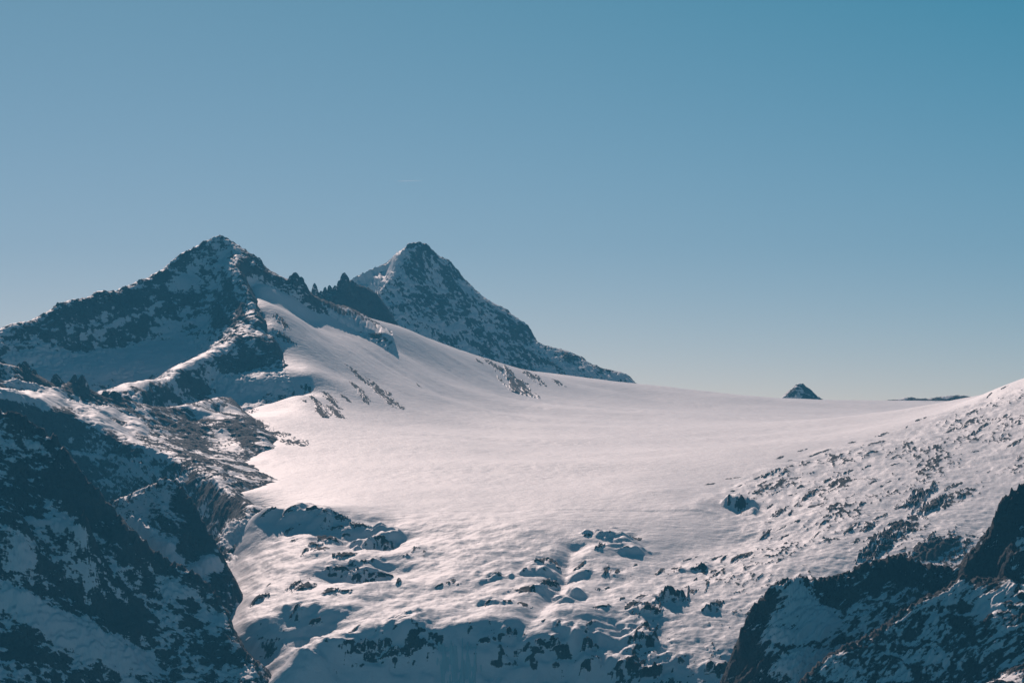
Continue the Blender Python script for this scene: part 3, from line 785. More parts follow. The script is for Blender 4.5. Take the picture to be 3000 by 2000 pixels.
# --- nearest mountain on the left
N1 = [(-500, 1090, 4480), (-200, 1160, 4530), (0, 1206, 4560), (19, 1213, 4560), (44, 1217, 4560), (63, 1221, 4560), (86, 1236, 4560), (107, 1257, 4560), (163, 1280, 4550), (184, 1324, 4540), (216, 1353, 4540), (245, 1401, 4530), (268, 1428, 4530), (297, 1447, 4530), (310, 1474, 4530), (344, 1498, 4530), (352, 1515, 4520), (356, 1547, 4490), (397, 1575, 4495), (454, 1613, 4520), (502, 1652, 4520), (564, 1676, 4510), (603, 1709, 4510), (646, 1757, 4500), (669, 1790, 4490), (675, 1829, 4455), (679, 1891, 4400), (746, 1939, 4360), (762, 1977, 4325), (775, 2040, 4290)]
ptsN1 = list(line(N1, 10)) + back(N1, 100, 110, 40) + back(N1, 260, 280, 60)
ptsN1 += front(N1, ((60, -12, 26), (150, -30, 76), (300, -60, 165), (560, -90, 310), (900, -90, 500)))
ptsN1 += list(line([(0, 1500, 4345), (100, 1510, 4360), (220, 1520, 4385), (330, 1570, 4410)], 20)) + list(line([(0, 1485, 4372), (100, 1470, 4392), (220, 1495, 4405), (330, 1550, 4430)], 20))
mountain('shadowed_mountain', steps((-500, -60, 10), (-60, 830, 2.3)), steps((3800, 4040, 8), (4040, 4580, 2.1), (4580, 4860, 14)), ptsN1, mat_near, 'near mountainside in deep shade, dark crags over blue snow patches', big=(80, 17), mid=(24, 15), small=(7, 2.4), dip=(28, 2.0, 1.1), ledge=(5, 3.5, -15, 10.0), crest=(N1, 14, 9, 14), cover=1.7, cover_n=(48, 6), slope_k=6.5, slope_t=(0.75, 1.45), seed=8,
         paint=[(230, 1440, 130, 50, -25, -6), (60, 1430, 90, 60, 0, -5), (300, 1530, 80, 50, -40, -6), (60, 1620, 60, 50, -60, 9), (180, 1550, 100, 16, -10, 7), (100, 1310, 60, 14, -30, 6), (150, 1820, 160, 40, -28, 13), (330, 1920, 120, 50, -25, 13), (60, 1760, 60, 20, -15, 9), (40, 1900, 60, 60, -50, -6), (360, 1810, 130, 40, -20, -6), (600, 1900, 100, 60, -20, -5), (550, 1740, 30, 16, 0, 6), (480, 1650, 60, 14, -38, -4), (330, 1690, 260, 60, -15, 2.5), (560, 1830, 130, 90, -20, 2.0)])

# --- near crag on the right, with a second rib in front
I1 = [(2080, 2080, 3700), (2108, 2000, 3700), (2114, 1963, 3700), (2129, 1930, 3700), (2149, 1885, 3700), (2166, 1843, 3700), (2187, 1818, 3700), (2203, 1781, 3700), (2232, 1752, 3705), (2257, 1727, 3710), (2299, 1698, 3715), (2332, 1694, 3720), (2365, 1698, 3720), (2406, 1702, 3720), (2464, 1690, 3725), (2527, 1657, 3730), (2589, 1640, 3730), (2640, 1622, 3735), (2700, 1648, 3735), (2755, 1664, 3735), (2800, 1660, 3735), (2833, 1655, 3705), (2838, 1619, 3725), (2875, 1582, 3735), (2904, 1541, 3730), (2920, 1487, 3730), (2941, 1458, 3730), (2962, 1437, 3730), (3000, 1420, 3730), (3150, 1370, 3720), (3500, 1280, 3700)]
ptsI = list(line(I1, 9)) + back(I1, 90, 100, 40) + back(I1, 220, 240, 60)
ptsI += front(I1[3:], ((70, 12, 24), (170, 20, 72), (300, 40, 135), (520, 50, 240), (800, 50, 380)))
RIB = [(2320, 2040, 3470), (2350, 1990, 3480), (2410, 1930, 3500), (2470, 1895, 3520), (2520, 1878, 3535), (2580, 1838, 3560), (2620, 1808, 3580), (2680, 1765, 3600), (2740, 1735, 3620), (2820, 1690, 3650)]
mountain('cliff_mountain', steps((2050, 3060, 2.2), (3060, 3500, 10)), steps((3180, 3380, 8), (3380, 3750, 1.8), (3750, 3950, 14)), ptsI, mat_cliff, 'near dark cliff with slanting ledges of snow beside the sunlit slope', big=(70, 15), mid=(21, 13), small=(6.5, 2.3), dip=(-42, 2.6, 1.1), ledge=(4.5, 4.0, 30, 11.0), crest=(I1, 12, 6, 9), cover=0.5, cover_n=(40, 5), slope_k=6, slope_t=(0.8, 1.5), seed=9,
         paint=[(2330, 1760, 50, 60, -10, 8), (2400, 1840, 60, 50, -20, 9), (2290, 1870, 50, 24, 0, 6), (2350, 1950, 80, 40, 15, 9), (2170, 1930, 40, 80, 0, -9), (2240, 1790, 30, 40, 0, -6), (2480, 1740, 80, 30, 20, -3), (2420, 1900, 100, 16, 12, -5), (2600, 1720, 80, 40, 20, -4), (2950, 1520, 50, 80, -30, -9), (2880, 1650, 50, 50, 0, -8), (2780, 1720, 60, 30, 25, -5)])
RIBP = list(line(RIB, 9)) + back(RIB, 60, 55, 30) + back(RIB, 150, 150, 50)
RIBP += front(RIB, ((60, 25, 30), (150, 50, 80), (300, 80, 160), (600, 100, 320)))
RIBP += list(line([(2820, 1690, 3650), (2900, 1700, 3660), (3000, 1660, 3680), (3300, 1580, 3700)], 20)) + list(line([(2900, 1800, 3560), (3000, 1790, 3570), (3300, 1760, 3580)], 30)) + list(line([(2900, 2000, 3420), (3000, 2000, 3420), (3300, 2000, 3420)], 30))
mountain('ribbed_mountain', steps((2290, 3060, 2.2), (3060, 3300, 10)), steps((3100, 3300, 8), (3300, 3690, 1.9), (3690, 3800, 12)), RIBP, mat_cliff, 'nearest rock rib with sun-edged snow crests in the lower corner below the dark cliff', big=(60, 14), mid=(20, 13), small=(6.5, 2.3), dip=(-46, 3.0, 1.1), ledge=(4.5, 5.0, 38, 8.0), crest=(RIB, 12, 5, 9), cover=-0.6, cover_n=(40, 5), slope_k=5.5, slope_t=(0.8, 1.5), seed=10)

# ------------------------------------------------------------------ rock teeth standing on the crests
def pinnacle(parent, mat, px, py, Y, w, h, seed):
    """a broken rock tooth, w wide and h high in photograph pixels, part of its mountain"""
    m = Y * KPX
    nr, nh = 18, 12
    rng = np.random.RandomState(seed)
    lean = rng.uniform(-0.18, 0.18)
    th_, t_ = np.meshgrid(np.linspace(0, 2 * np.pi, nr, endpoint=False), np.linspace(0, 1, nh))
    r = 0.16 + 0.84 * t_ ** 0.72
    r = r * (1 + 0.16 * np.cos(th_ * 2 + seed) + 0.10 * np.cos(th_ * 5 + 2.3 * seed))
    p = np.stack([np.cos(th_) * 1.6, np.sin(th_) * 1.6, t_ * 3.2], -1).reshape(-1, 3).astype(np.float32) + seed * 5.3
    r = r * (1 + 0.7 * (ridged(p, 3, 0.55).reshape(r.shape) - 0.62))
    x = r * np.cos(th_) * w * m * 0.74 + lean * (1 - t_) * w * m
    y = r * np.sin(th_) * w * m * 0.60
    z = -t_ * 1.7 * h * m + 0.10 * h * m * fbm(p * 1.3, 2).reshape(r.shape)
    v = np.stack([x, y, z], -1).reshape(-1, 3)
    top = np.array([[v[:nr, 0].mean(), v[:nr, 1].mean(), v[:nr, 2].max() + 0.03 * h * m]])
    v = np.concatenate([v, top])
    idx = np.arange(nr * nh).reshape(nh, nr)
    q = []
    for i in range(nh - 1):
        for j in range(nr):
            q.append((idx[i, j], idx[i + 1, j], idx[i + 1, (j + 1) % nr], idx[i, (j + 1) % nr]))
    for j in range(nr):
        q.append((idx[0, j], idx[0, (j + 1) % nr], nr * nh, nr * nh))
    me = bpy.data.meshes.new('rock_pinnacle')
    me.from_pydata([tuple(c) for c in v], [], [tuple(dict.fromkeys(int(k) for k in f)) for f in q])
    rock = np.clip(0.80 + 0.9 * fbm(np.concatenate([p * 1.6, p[:1]]), 2), 0, 1)
    at = me.attributes.new('rock', 'FLOAT', 'POINT')
    at.data.foreach_set('value', rock.astype(np.float32))
    me.materials.append(mat)
    o = put('rock_pinnacle', me, parent=parent)
    o.location = P(px, py, Y)
    return o


for i, (px, py, Y, w, h) in enumerate([(74, 1059, 6018, 34, 26), (58, 1064, 6016, 20, 14), (100, 1082, 6034, 22, 18), (168, 1097, 6062, 34, 30), (158, 1104, 6060, 16, 16), (214, 1098, 6082, 28, 36), (236, 1101, 6086, 44, 48), (255, 1118, 6094, 26, 34),
                                        (312, 1145, 6120, 30, 24), (338, 1146, 6128, 48, 34), (372, 1160, 6140, 34, 26), (8, 1058, 5996, 22, 20)]):
    pinnacle(TOOTH.obj, mat_mid, px, py, Y, w, h, 40 + i)
for i, (px, py, Y, w, h) in enumerate([(923, 831, 8322, 20, 26), (951, 842, 8352, 14, 18), (968, 836, 8364, 16, 22), (981, 837, 8374, 16, 20), (1010, 802, 8402, 40, 52), (996, 823, 8392, 20, 26), (1034, 822, 8434, 30, 30), (940, 852, 8340, 12, 12)]):
    pinnacle(PIN.obj, mat_far, px, py, Y, w, h, 60 + i)
for i, (px, py, Y, w, h) in enumerate([(865, 800, 7612, 40, 40), (852, 808, 7606, 18, 22), (884, 812, 7614, 26, 30), (410, 819, 7360, 18, 16), (312, 851, 7258, 34, 16), (178, 887, 7138, 28, 16), (760, 755, 7594, 22, 18), (648, 691, 7594, 26, 14)]):
    pinnacle(A.obj, mat_far, px, py, Y, w, h, 80 + i)

# ------------------------------------------------------------------ rock outcrops that stand out of the snow
_count = [0]


def largest(mask):
    """the biggest connected patch of True cells"""
    R, K = mask.shape
    seen = np.zeros_like(mask)
    best = []
    for r in range(R):
        for c in range(K):
            if mask[r, c] and not seen[r, c]:
                stack, comp = [(r, c)], []
                seen[r, c] = True
                while stack:
                    i, j = stack.pop()
                    comp.append((i, j))
                    for a, b in ((i + 1, j), (i - 1, j), (i, j + 1), (i, j - 1)):
                        if 0 <= a < R and 0 <= b < K and mask[a, b] and not seen[a, b]:
                            seen[a, b] = True
                            stack.append((a, b))
                if len(comp) > len(best):
                    best = comp
    out = np.zeros_like(mask)
    for i, j in best:
        out[i, j] = True
    return out


def outcrop(x1, y1, x2, y2, th, label, group=None, amp=1.0, wide=0.44):
    """ragged rock breaking through the ground sheet, showing from (x1, y1) to (x2, y2), about th photograph pixels high"""
    _count[0] += 1
    seed = _count[0]
    y1, y2 = y1 + 0.35 * th, y2 + 0.35 * th
    cxp, cyp = (x1 + x2) / 2, (y1 + y2) / 2
    hl = 0.5 * math.hypot(x2 - x1, y2 - y1) + th * 0.35
    pad = th * 0.9 + 4
    pxs = np.arange(min(x1, x2) - pad, max(x1, x2) + pad, 1.9)
    pys = np.arange(max(y1, y2) + pad, min(y1, y2) - pad, -1.5)
    Ys = []
    for py in pys:
        Y = G.hit(cxp, py, 4100)
        Ys.append(Y if Y else (Ys[-1] if Ys else 4300))
    Ys = np.maximum.accumulate(np.array(Ys, float))
    Ys = Ys + np.arange(len(Ys)) * 0.05
    Yc = float(np.interp(-cyp, -pys, Ys))
    m = Yc * KPX
    span = 8 * th * m                                 # keep the patch on one shelf
    sel = (Ys > Yc - span) & (Ys < Yc + span)
    pys, Ys = pys[sel], Ys[sel]
    if len(Ys) < 3:
        return
    # even out the rows
    n = max(5, min(60, len(Ys)))
    Yr = np.linspace(Ys[0], Ys[-1], n)
    pyr = np.interp(Yr, Ys, pys)
    PXg, Yg = np.meshgrid(pxs, Yr)
    PYg = np.repeat(pyr[:, None], len(pxs), 1)
    Zg = G.at(PXg, Yg)
    dx, dy = PXg - cxp, PYg - cyp
    ca, sa = (x2 - x1) / max(1e-6, math.hypot(x2 - x1, y2 - y1)), (y2 - y1) / max(1e-6, math.hypot(x2 - x1, y2 - y1))
    u, v = dx * ca + dy * sa, -dx * sa + dy * ca
    q = np.stack([u * m / max(13.0, 0.7 * th * m), v * m / max(4.0, 0.3 * th * m), 0 * u + seed * 7.7], -1).reshape(-1, 3).astype(np.float32)
    rg = ridged(q, 2, 0.4).reshape(u.shape)
    nb = fbm(q * 0.45 + 40, 2).reshape(u.shape)
    d = np.sqrt((u / hl) ** 2 + (v / (th * wide)) ** 2)
    rel = (0.9 - d) * 0.75 + (rg - 0.64) * 2.0 + nb * 0.9
    hgt = (1 - np.exp(-2.2 * np.clip(rel, 0, 2))) * th * m * 0.6 * amp
    hgt = np.where(rel < 0, -0.6 + 0 * rel, hgt)
    rock = np.clip(0.33 + 0.9 * rel - 0.9 * fbm(q * 3.0 + 11, 3).reshape(u.shape) * (rel < 0.6), 0, 1)
    Z = Zg + hgt
    idx = np.arange(u.size, dtype=np.int32).reshape(u.shape)
    quad = np.stack([idx[:-1, :-1], idx[:-1, 1:], idx[1:, 1:], idx[1:, :-1]], -1)
    kq = np.maximum(np.maximum(rel[:-1, :-1], rel[:-1, 1:]), np.maximum(rel[1:, 1:], rel[1:, :-1])) > 0
    kq = largest(kq)
    quad = quad[kq].reshape(-1, 4)
    if len(quad) < 3:
        return
    used = np.zeros(u.size, bool)
    used[quad.ravel()] = True
    remap = np.cumsum(used) - 1
    V = np.stack([Yg * (PXg - 1500) * KPX, Yg, Z], -1).reshape(-1, 3)[used]
    org = V.mean(0)
    me = mesh_from('rock_outcrop', V - org, remap[quad], mat_rock, {'rock': rock.ravel()[used]}, True)
    o = put('rock_outcrop', me, label, 'rock', None, group)
    o.location = org
    return o


# on the flank under the broad peak and along the glacier rim
for seg, lab in [
    ((877, 1132, 919, 1146, 9), 'narrow curved rock above the small rock group beside the shaded buttress'),
    ((908, 1155, 931, 1169, 12), 'squat rock in the middle of the rock group beside the shaded buttress'),
    ((884, 1172, 900, 1181, 6), 'smallest rock of the group beside the shaded buttress'),
    ((945, 1150, 1001, 1195, 13), 'long slanting rock at the upper edge of the rock group beside the buttress'),
    ((931, 1186, 956, 1209, 18), 'blocky dark rock at the foot of the rock group beside the buttress'),
    ((964, 1195, 1006, 1216, 14), 'lowest broad rock of the group beside the shaded buttress'),
    ((1020, 1090, 1090, 1120, 8), 'topmost thin rock streak of the long rock band on the glacier flank'),
    ((1024, 1125, 1062, 1141, 8), 'short rock on the near side of the long rock band on the glacier flank'),
    ((1053, 1150, 1081, 1180, 12), 'upright rock cluster low in the rock band on the glacier flank'),
    ((1062, 1113, 1118, 1136, 9), 'second rock streak from the top of the band on the glacier flank'),
    ((1090, 1141, 1174, 1180, 15), 'longest and lowest rock of the band on the glacier flank'),
    ((996, 1160, 1024, 1171, 5), 'thin isolated rock sliver between the two rock groups on the flank'),
    ((1380, 1050, 1422, 1062, 6), 'uppermost thin rocks just under the glacier skyline'),
    ((1408, 1056, 1492, 1083, 8), 'long broken rock line just under the glacier skyline'),
    ((1460, 1094, 1556, 1138, 26), 'biggest shaded rock outcrop on the glacier rim below the pyramid peak'),
    ((1539, 1094, 1590, 1116, 11), 'dark rock to the right of the biggest outcrop on the glacier rim'),
    ((1614, 1111, 1649, 1126, 8), 'last small rock at the right end of the glacier rim outcrops'),
    ((1216, 1122, 1237, 1136, 5), 'tiny lone rock in the middle of the glacier flank'),
    ((812, 936, 844, 956, 12), 'rounded rock on the upper snow flank just right of the buttress'),
    ((808, 983, 854, 996, 14), 'rock lip on the snow flank level with the lower buttress top'),
    ((725, 1196, 748, 1206, 10), 'small rock just below the buttress shadow'),
    ((735, 1228, 786, 1249, 14), 'wedge-shaped rock between the buttress shadow and the glacier edge'),
    ((793, 1262, 842, 1274, 9), 'upper snow-capped rock of the low tongue reaching into the glacier'),
    ((830, 1284, 905, 1296, 12), 'long low snow-capped rock tongue pointing into the glacier'),
]:
    outcrop(*seg, lab, 'rocks on the glacier flank', 0.35, 0.75)

# on the sunlit slope at the right: segments in a 2.138-times enlarged crop starting at (1900, 1000)
SLOPE = [(350, 895, 440, 888, 10), (490, 860, 580, 850, 8), (555, 905, 600, 895, 8), (650, 870, 730, 830, 14), (700, 850, 820, 800, 22), (760, 755, 900, 692, 16), (840, 752, 930, 738, 8), (930, 690, 1000, 670, 10),
         (1000, 712, 1140, 686, 14), (860, 865, 960, 850, 12), (990, 835, 1060, 810, 12), (830, 825, 880, 810, 14), (1090, 890, 1170, 840, 22), (1190, 830, 1260, 810, 26), (1150, 755, 1200, 735, 10), (1240, 690, 1280, 680, 10),
         (1340, 800, 1400, 770, 16), (1350, 705, 1440, 680, 14), (1380, 642, 1470, 630, 18), (1420, 595, 1505, 566, 20), (1240, 640, 1350, 610, 12), (1510, 780, 1560, 765, 10), (1590, 550, 1640, 520, 12), (1630, 500, 1780, 470, 12),
         (1860, 570, 1930, 540, 18), (1960, 540, 2010, 525, 12), (2000, 580, 2160, 492, 32), (2190, 490, 2250, 450, 22), (1990, 450, 2050, 435, 14), (2110, 350, 2160, 320, 14), (2180, 300, 2250, 285, 10), (2290, 370, 2352, 340, 12),
         (2300, 520, 2352, 510, 10), (2260, 642, 2352, 612, 30), (1600, 650, 1650, 630, 12), (1660, 790, 1720, 760, 12), (1700, 690, 1800, 670, 10), (1676, 728, 1700, 722, 18), (500, 945, 580, 930, 8), (640, 962, 740, 912, 18),
         (720, 1002, 760, 990, 12), (780, 950, 830, 920, 24), (930, 915, 975, 900, 18), (970, 980, 1050, 930, 36), (890, 962, 940, 950, 10), (790, 1080, 870, 1032, 30), (730, 1050, 800, 1010, 12), (870, 1090, 910, 1050, 18),
         (1000, 1035, 1080, 1020, 12), (1110, 1052, 1190, 1012, 18), (1250, 970, 1310, 950, 16), (1320, 1030, 1370, 1000, 18), (1370, 895, 1430, 870, 16), (1480, 886, 1540, 866, 12), (1530, 885, 1620, 832, 14), (1440, 912, 1480, 900, 10),
         (890, 1135, 990, 1105, 16), (720, 1220, 760, 1182, 22), (770, 1192, 860, 1160, 14), (836, 1222, 880, 1212, 16), (1080, 1142, 1120, 1120, 14), (1230, 1200, 1300, 1142, 28), (1286, 1252, 1322, 1232, 26), (1330, 1182, 1400, 1142, 30),
         (1380, 1122, 1520, 1072, 26), (1560, 1042, 1650, 1022, 20), (1645, 1000, 1750, 915, 60), (1700, 1050, 1850, 985, 46), (1850, 930, 1900, 890, 26), (1890, 922, 1970, 882, 18), (1340, 1310, 1440, 1212, 56), (1450, 1272, 1600, 1172, 36),
         (1350, 1390, 1450, 1312, 26), (180, 1382, 310, 1352, 10), (400, 1352, 480, 1340, 12), (530, 1352, 620, 1330, 26), (806, 1372, 834, 1360, 24), (56, 1444, 90, 1436, 22), (1030, 1222, 1080, 1192, 16), (1730, 1260, 1800, 1180, 30),
         (1560, 1350, 1640, 1330, 34), (1990, 1215, 2080, 1225, 14), (2020, 700, 2080, 680, 8), (2110, 820, 2140, 812, 14), (1930, 985, 1980, 960, 16)]
ORD = ['first', 'second', 'third', 'fourth', 'fifth', 'sixth', 'seventh', 'eighth', 'ninth', 'tenth', 'eleventh', 'twelfth', 'thirteenth', 'fourteenth', 'fifteenth', 'sixteenth']


def look(L, th):
    size = 'tiny' if L * th < 120 else 'small' if L * th < 400 else 'broad' if L * th < 1000 else 'large'
    return size + (' thin' if L > 3.5 * th else ' blocky' if L < 1.8 * th else ' slanting')


def row_labels(segs, key, n_rows, where):
    """each rock named by its look and its place in a row of rocks"""
    order = sorted(segs, key=key)
    per = int(math.ceil(len(order) / n_rows))
    out = {}
    for r in range(n_rows):
        row = sorted(order[r * per:(r + 1) * per], key=lambda q: q[0])
        for i, q in enumerate(row):
            out[q[:2]] = '%s dark rock, %s from left in %s row %s' % (look(q[2] - q[0], q[4]), ORD[i], ORD[r], where)
    return out


slope_lab = row_labels(SLOPE, lambda q: (q[1] + q[3]) / 2 + 0.34 * (q[0] + q[2]) / 2, 8, 'down the sunlit slope')
for x1, y1, x2, y2, th in SLOPE:
    lab = {(1645, 1000): 'largest black rock tower standing in the sunlit slope', (1700, 1050): 'long dark rock rib just below the largest rock tower on the sunlit slope',
           (1340, 1310): 'jagged brown crag at the lower end of the rock line on the sunlit slope', (2000, 580): 'longest rock ledge high on the sunlit slope near the skyline edge',
           (1450, 1272): 'slanting dark rock rib beside the jagged brown crag on the slope', (350, 895): 'lone flat rock where the glacier meets the sunlit slope',
           (806, 1372): 'lone round boulder on smooth snow below the sunlit slope'}.get((x1, y1), slope_lab[(x1, y1)])
    outcrop(1900 + x1 / 2.138, 1000 + y1 / 2.138, 1900 + x2 / 2.138, 1000 + y2 / 2.138, th / 2.138 * (0.85 if th < 40 else 1.1), lab, 'rocks scattered over the sunlit slope', 0.85)

# on the bench: segments in a 2.352-times enlarged crop starting at (700, 1350)
BENCH = [(150, 370, 200, 350, 20), (190, 345, 250, 330, 22), (300, 335, 420, 320, 24), (470, 330, 560, 340, 26), (560, 345, 620, 355, 28), (660, 370, 740, 400, 28), (740, 415, 900, 460, 24), (920, 540, 1080, 560, 32), (560, 460, 700, 465, 18), (570, 520, 660, 530, 22),
         (310, 490, 350, 480, 20), (330, 560, 380, 550, 14), (440, 590, 540, 560, 36), (520, 605, 610, 600, 18), (680, 650, 790, 640, 30), (840, 680, 890, 690, 16), (590, 745, 640, 730, 22), (650, 740, 780, 750, 40), (790, 770, 900, 780, 36), (910, 790, 1040, 790, 28),
         (1085, 820, 1110, 805, 26), (1150, 640, 1200, 650, 14), (340, 870, 400, 840, 30), (400, 860, 540, 850, 30), (600, 890, 660, 890, 26), (680, 895, 770, 900, 24), (190, 850, 230, 840, 16), (100, 950, 180, 930, 26), (1450, 840, 1500, 830, 26), (1690, 780, 1830, 770, 24),
         (2040, 690, 2120, 680, 24), (2150, 700, 2210, 720, 36), (1940, 760, 2000, 750, 16), (2080, 860, 2190, 820, 44), (1880, 880, 2020, 880, 26), (1690, 975, 1745, 975, 20), (1830, 970, 1890, 965, 18), (1940, 990, 2010, 985, 18), (1830, 1190, 1890, 1160, 40), (1370, 860, 1400, 850, 20),
         (320, 1090, 400, 1050, 24), (470, 1120, 600, 1090, 34), (860, 1330, 1000, 1280, 40), (1000, 1340, 1180, 1330, 40), (1640, 1250, 1750, 1230, 22), (2040, 1290, 2200, 1270, 30), (780, 1170, 820, 1150, 18)]
bench_lab = row_labels(BENCH, lambda q: q[1], 6, 'down the left bench')
for x1, y1, x2, y2, th in BENCH:
    lab = {(920, 540): 'rounded rock knob with a big blue shadow below the glacier edge', (440, 590): 'knobbly rock cluster under the bright snow lip left of the bench'}.get((x1, y1), bench_lab[(x1, y1)])
    outcrop(700 + x1 / 2.352, 1350 + y1 / 2.352, 700 + x2 / 2.352, 1350 + y2 / 2.352, th / 2.352 * 1.1, lab, 'rocks half buried in the bench')
BENCH2 = [(440, 745, 520, 720, 20), (170, 710, 240, 700, 22), (520, 530, 560, 515, 12), (590, 620, 660, 570, 36), (830, 545, 900, 545, 12), (790, 610, 830, 608, 14), (650, 790, 680, 760, 30), (720, 790, 760, 770, 20), (1030, 785, 1060, 765, 20), (850, 735, 890, 730, 12),
          (590, 915, 630, 895, 20), (640, 905, 690, 890, 14), (760, 975, 800, 960, 16), (870, 960, 940, 945, 18), (1060, 940, 1200, 900, 50), (1230, 935, 1300, 910, 26), (600, 1030, 680, 1010, 24), (890, 1050, 1020, 1010, 50), (1380, 1030, 1470, 990, 34), (1270, 840, 1310, 825, 16),
          (830, 1010, 900, 990, 26), (1370, 890, 1390, 840, 26), (1430, 800, 1470, 785, 18), (1560, 690, 1660, 660, 24), (1480, 700, 1510, 660, 18), (1370, 1460, 1480, 1440, 36), (900, 1260, 925, 1240, 22), (210, 1130, 235, 1120, 12), (310, 1160, 340, 1140, 22), (540, 1160, 575, 1140, 26),
          (500, 1310, 590, 1280, 50), (470, 1500, 580, 1440, 40), (1560, 930, 1590, 920, 14), (1100, 1255, 1115, 1248, 10)]
bench2_lab = row_labels(BENCH2, lambda q: q[1], 5, 'down the right bench')
for x1, y1, x2, y2, th in BENCH2:
    lab = {(1060, 940): 'steep dark rock face with a square blue shadow at the middle of the bench', (1370, 1460): 'dark rock beside the foot of the near cliff',
           (590, 620): 'shaded rock in the small snow dome under the glacier'}.get((x1, y1), bench2_lab[(x1, y1)])
    outcrop(1500 + x1 / 2.4125, 1350 + y1 / 2.4125, 1500 + x2 / 2.4125, 1350 + y2 / 2.4125, th / 2.4125 * 1.1, lab, 'rocks half buried in the bench')

# ------------------------------------------------------------------ frozen ice wall under the snow lip
ice = bpy.data.materials.new('blue_ice')
ice.use_nodes = True
ib = ice.node_tree.nodes['Principled BSDF']
ib.inputs['Base Color'].default_value = (0.50, 0.68, 0.71, 1)
ib.inputs['Roughness'].default_value = 0.35
tn = ice.node_tree.nodes.new('ShaderNodeTexNoise')
tn.inputs['Scale'].default_value = 0.3
tn.inputs['Detail'].default_value = 5
tg = ice.node_tree.nodes.new('ShaderNodeNewGeometry')
tm = ice.node_tree.nodes.new('ShaderNodeMapping')
tm.inputs['Scale'].default_value = (1, 1, 0.2)
ice.node_tree.links.new(tg.outputs['Position'], tm.inputs['Vector'])
ice.node_tree.links.new(tm.outputs['Vector'], tn.inputs['Vector'])
tb = ice.node_tree.nodes.new('ShaderNodeBump')
tb.inputs['Strength'].default_value = 0.5
tb.inputs['Distance'].default_value = 1.5
ice.node_tree.links.new(tn.outputs['Fac'], tb.inputs['Height'])
ice.node_tree.links.new(tb.outputs['Normal'], ib.inputs['Normal'])
ipx = np.linspace(1262, 1425, 60)
iz = np.linspace(0, 1, 44)
PXi, Ti = np.meshgrid(ipx, iz)
PYi = 1866 + 172 * Ti
Y0 = np.array([[G.hit(px, py, 4100) or 4300 for px in ipx] for py in PYi[:, 0]])
for _ in range(3):
    pd = np.pad(Y0, 4, mode='edge')
    Y0 = sum(pd[i:i + 44, j:j + 60] for i in range(9) for j in range(9)) / 81.0
Ei = (PXi - ipx[0]) / (ipx[-1] - ipx[0])
ip3 = np.stack([PXi / 9, Ti * 2.0, 0 * Ti], -1).reshape(-1, 3).astype(np.float32)
flute = fbm(ip3, 3).reshape(Ti.shape)
edge_n = fbm(ip3 * 0.8 + 9, 2).reshape(Ti.shape)
prof = sstep(0.0, 0.30, Ei + 0.12 * edge_n) * sstep(0.0, 0.30, 1 - Ei + 0.12 * edge_n) * sstep(0, 0.12, Ti)
Yi = Y0 - (prof * (6.0 + 1.2 * flute + 7.0 * edge_n) - 2.6)
iv = np.stack([Yi * (PXi - 1500) * KPX, Yi, Yi * (EYE - PYi) * KPX], -1).reshape(-1, 3)
ii = np.arange(60 * 44).reshape(44, 60)
iq = np.stack([ii[:-1, :-1], ii[1:, :-1], ii[1:, 1:], ii[:-1, 1:]], -1).reshape(-1, 4)
keep_i = (np.minimum(np.minimum(Ei, 1 - Ei) * 1.6, Ti * 1.2) + 0.30 * edge_n + 0.10 * flute > 0.12).ravel()
iq = iq[keep_i[iq].all(1)]
put('ice_wall', mesh_from('ice_wall', iv, iq, ice), 'smooth turquoise ice wall hanging under the snow lip of the bench cliff', 'ice')

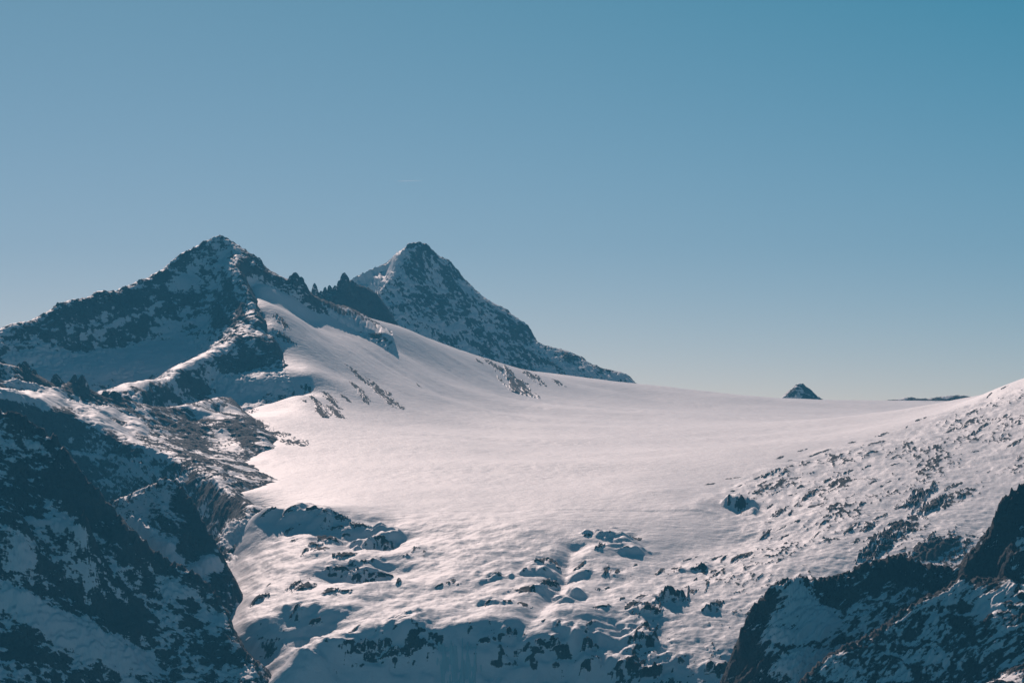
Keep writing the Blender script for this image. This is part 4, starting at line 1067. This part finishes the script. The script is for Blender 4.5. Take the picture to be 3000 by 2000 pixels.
# ------------------------------------------------------------------ faint aircraft trail
trail_mat = bpy.data.materials.new('vapour')
trail_mat.use_nodes = True
tt = trail_mat.node_tree
tt.nodes.remove(tt.nodes['Principled BSDF'])
t_l = tt.nodes.new('ShaderNodeBsdfTranslucent')
t_l.inputs['Color'].default_value = (0.95, 0.95, 0.95, 1)
t_t = tt.nodes.new('ShaderNodeBsdfTransparent')
t_m = tt.nodes.new('ShaderNodeMixShader')
t_m.inputs['Fac'].default_value = 0.08
tt.links.new(t_t.outputs[0], t_m.inputs[1])
tt.links.new(t_l.outputs[0], t_m.inputs[2])
tt.links.new(t_m.outputs[0], tt.nodes['Material Output'].inputs['Surface'])
tv, tf = [], []
a0, b0 = Vector(P(1165, 531, 30000)), Vector(P(1238, 529, 30000))
for i in range(25):
    t = i / 24
    c0 = a0.lerp(b0, t)
    r = 6.0 * (0.35 + 0.65 * math.sin(math.pi * min(1, t * 3) / 2)) * (1 - t) ** 0.5 + 0.3
    for k in range(8):
        an = 2 * math.pi * k / 8
        tv.append((c0.x, c0.y + r * math.cos(an), c0.z + r * math.sin(an)))
    if i:
        for k in range(8):
            tf.append(((i - 1) * 8 + k, (i - 1) * 8 + (k + 1) % 8, i * 8 + (k + 1) % 8, i * 8 + k))
put('vapour_trail', mesh_from('vapour_trail', tv, tf, trail_mat), 'short faint white aircraft trail in the blue sky above the pyramid peak', 'vapour trail')

# ------------------------------------------------------------------ haze
haze_mat = bpy.data.materials.new('haze_air')
haze_mat.use_nodes = True
ht = haze_mat.node_tree
ht.nodes.remove(ht.nodes['Principled BSDF'])
vol = ht.nodes.new('ShaderNodeVolumePrincipled')
vol.inputs['Color'].default_value = (0.12, 0.60, 1.0, 1)
vol.inputs['Density'].default_value = 3.6e-5
vol.inputs['Anisotropy'].default_value = 0.1
ht.links.new(vol.outputs[0], ht.nodes['Material Output'].inputs['Volume'])
x0, x1, y0, y1, z0, z1 = -9000, 9000, -300, 11900, -1600, 760
hv = [(x, y, z) for z in (z0, z1) for y in (y0, y1) for x in (x0, x1)]
hf = [(0, 2, 3, 1), (4, 5, 7, 6), (0, 1, 5, 4), (2, 6, 7, 3), (0, 4, 6, 2), (1, 3, 7, 5)]
put('haze', mesh_from('haze', hv, hf, haze_mat, smooth=False), 'thin blue mountain air between the viewer and the peaks', 'haze', 'stuff')
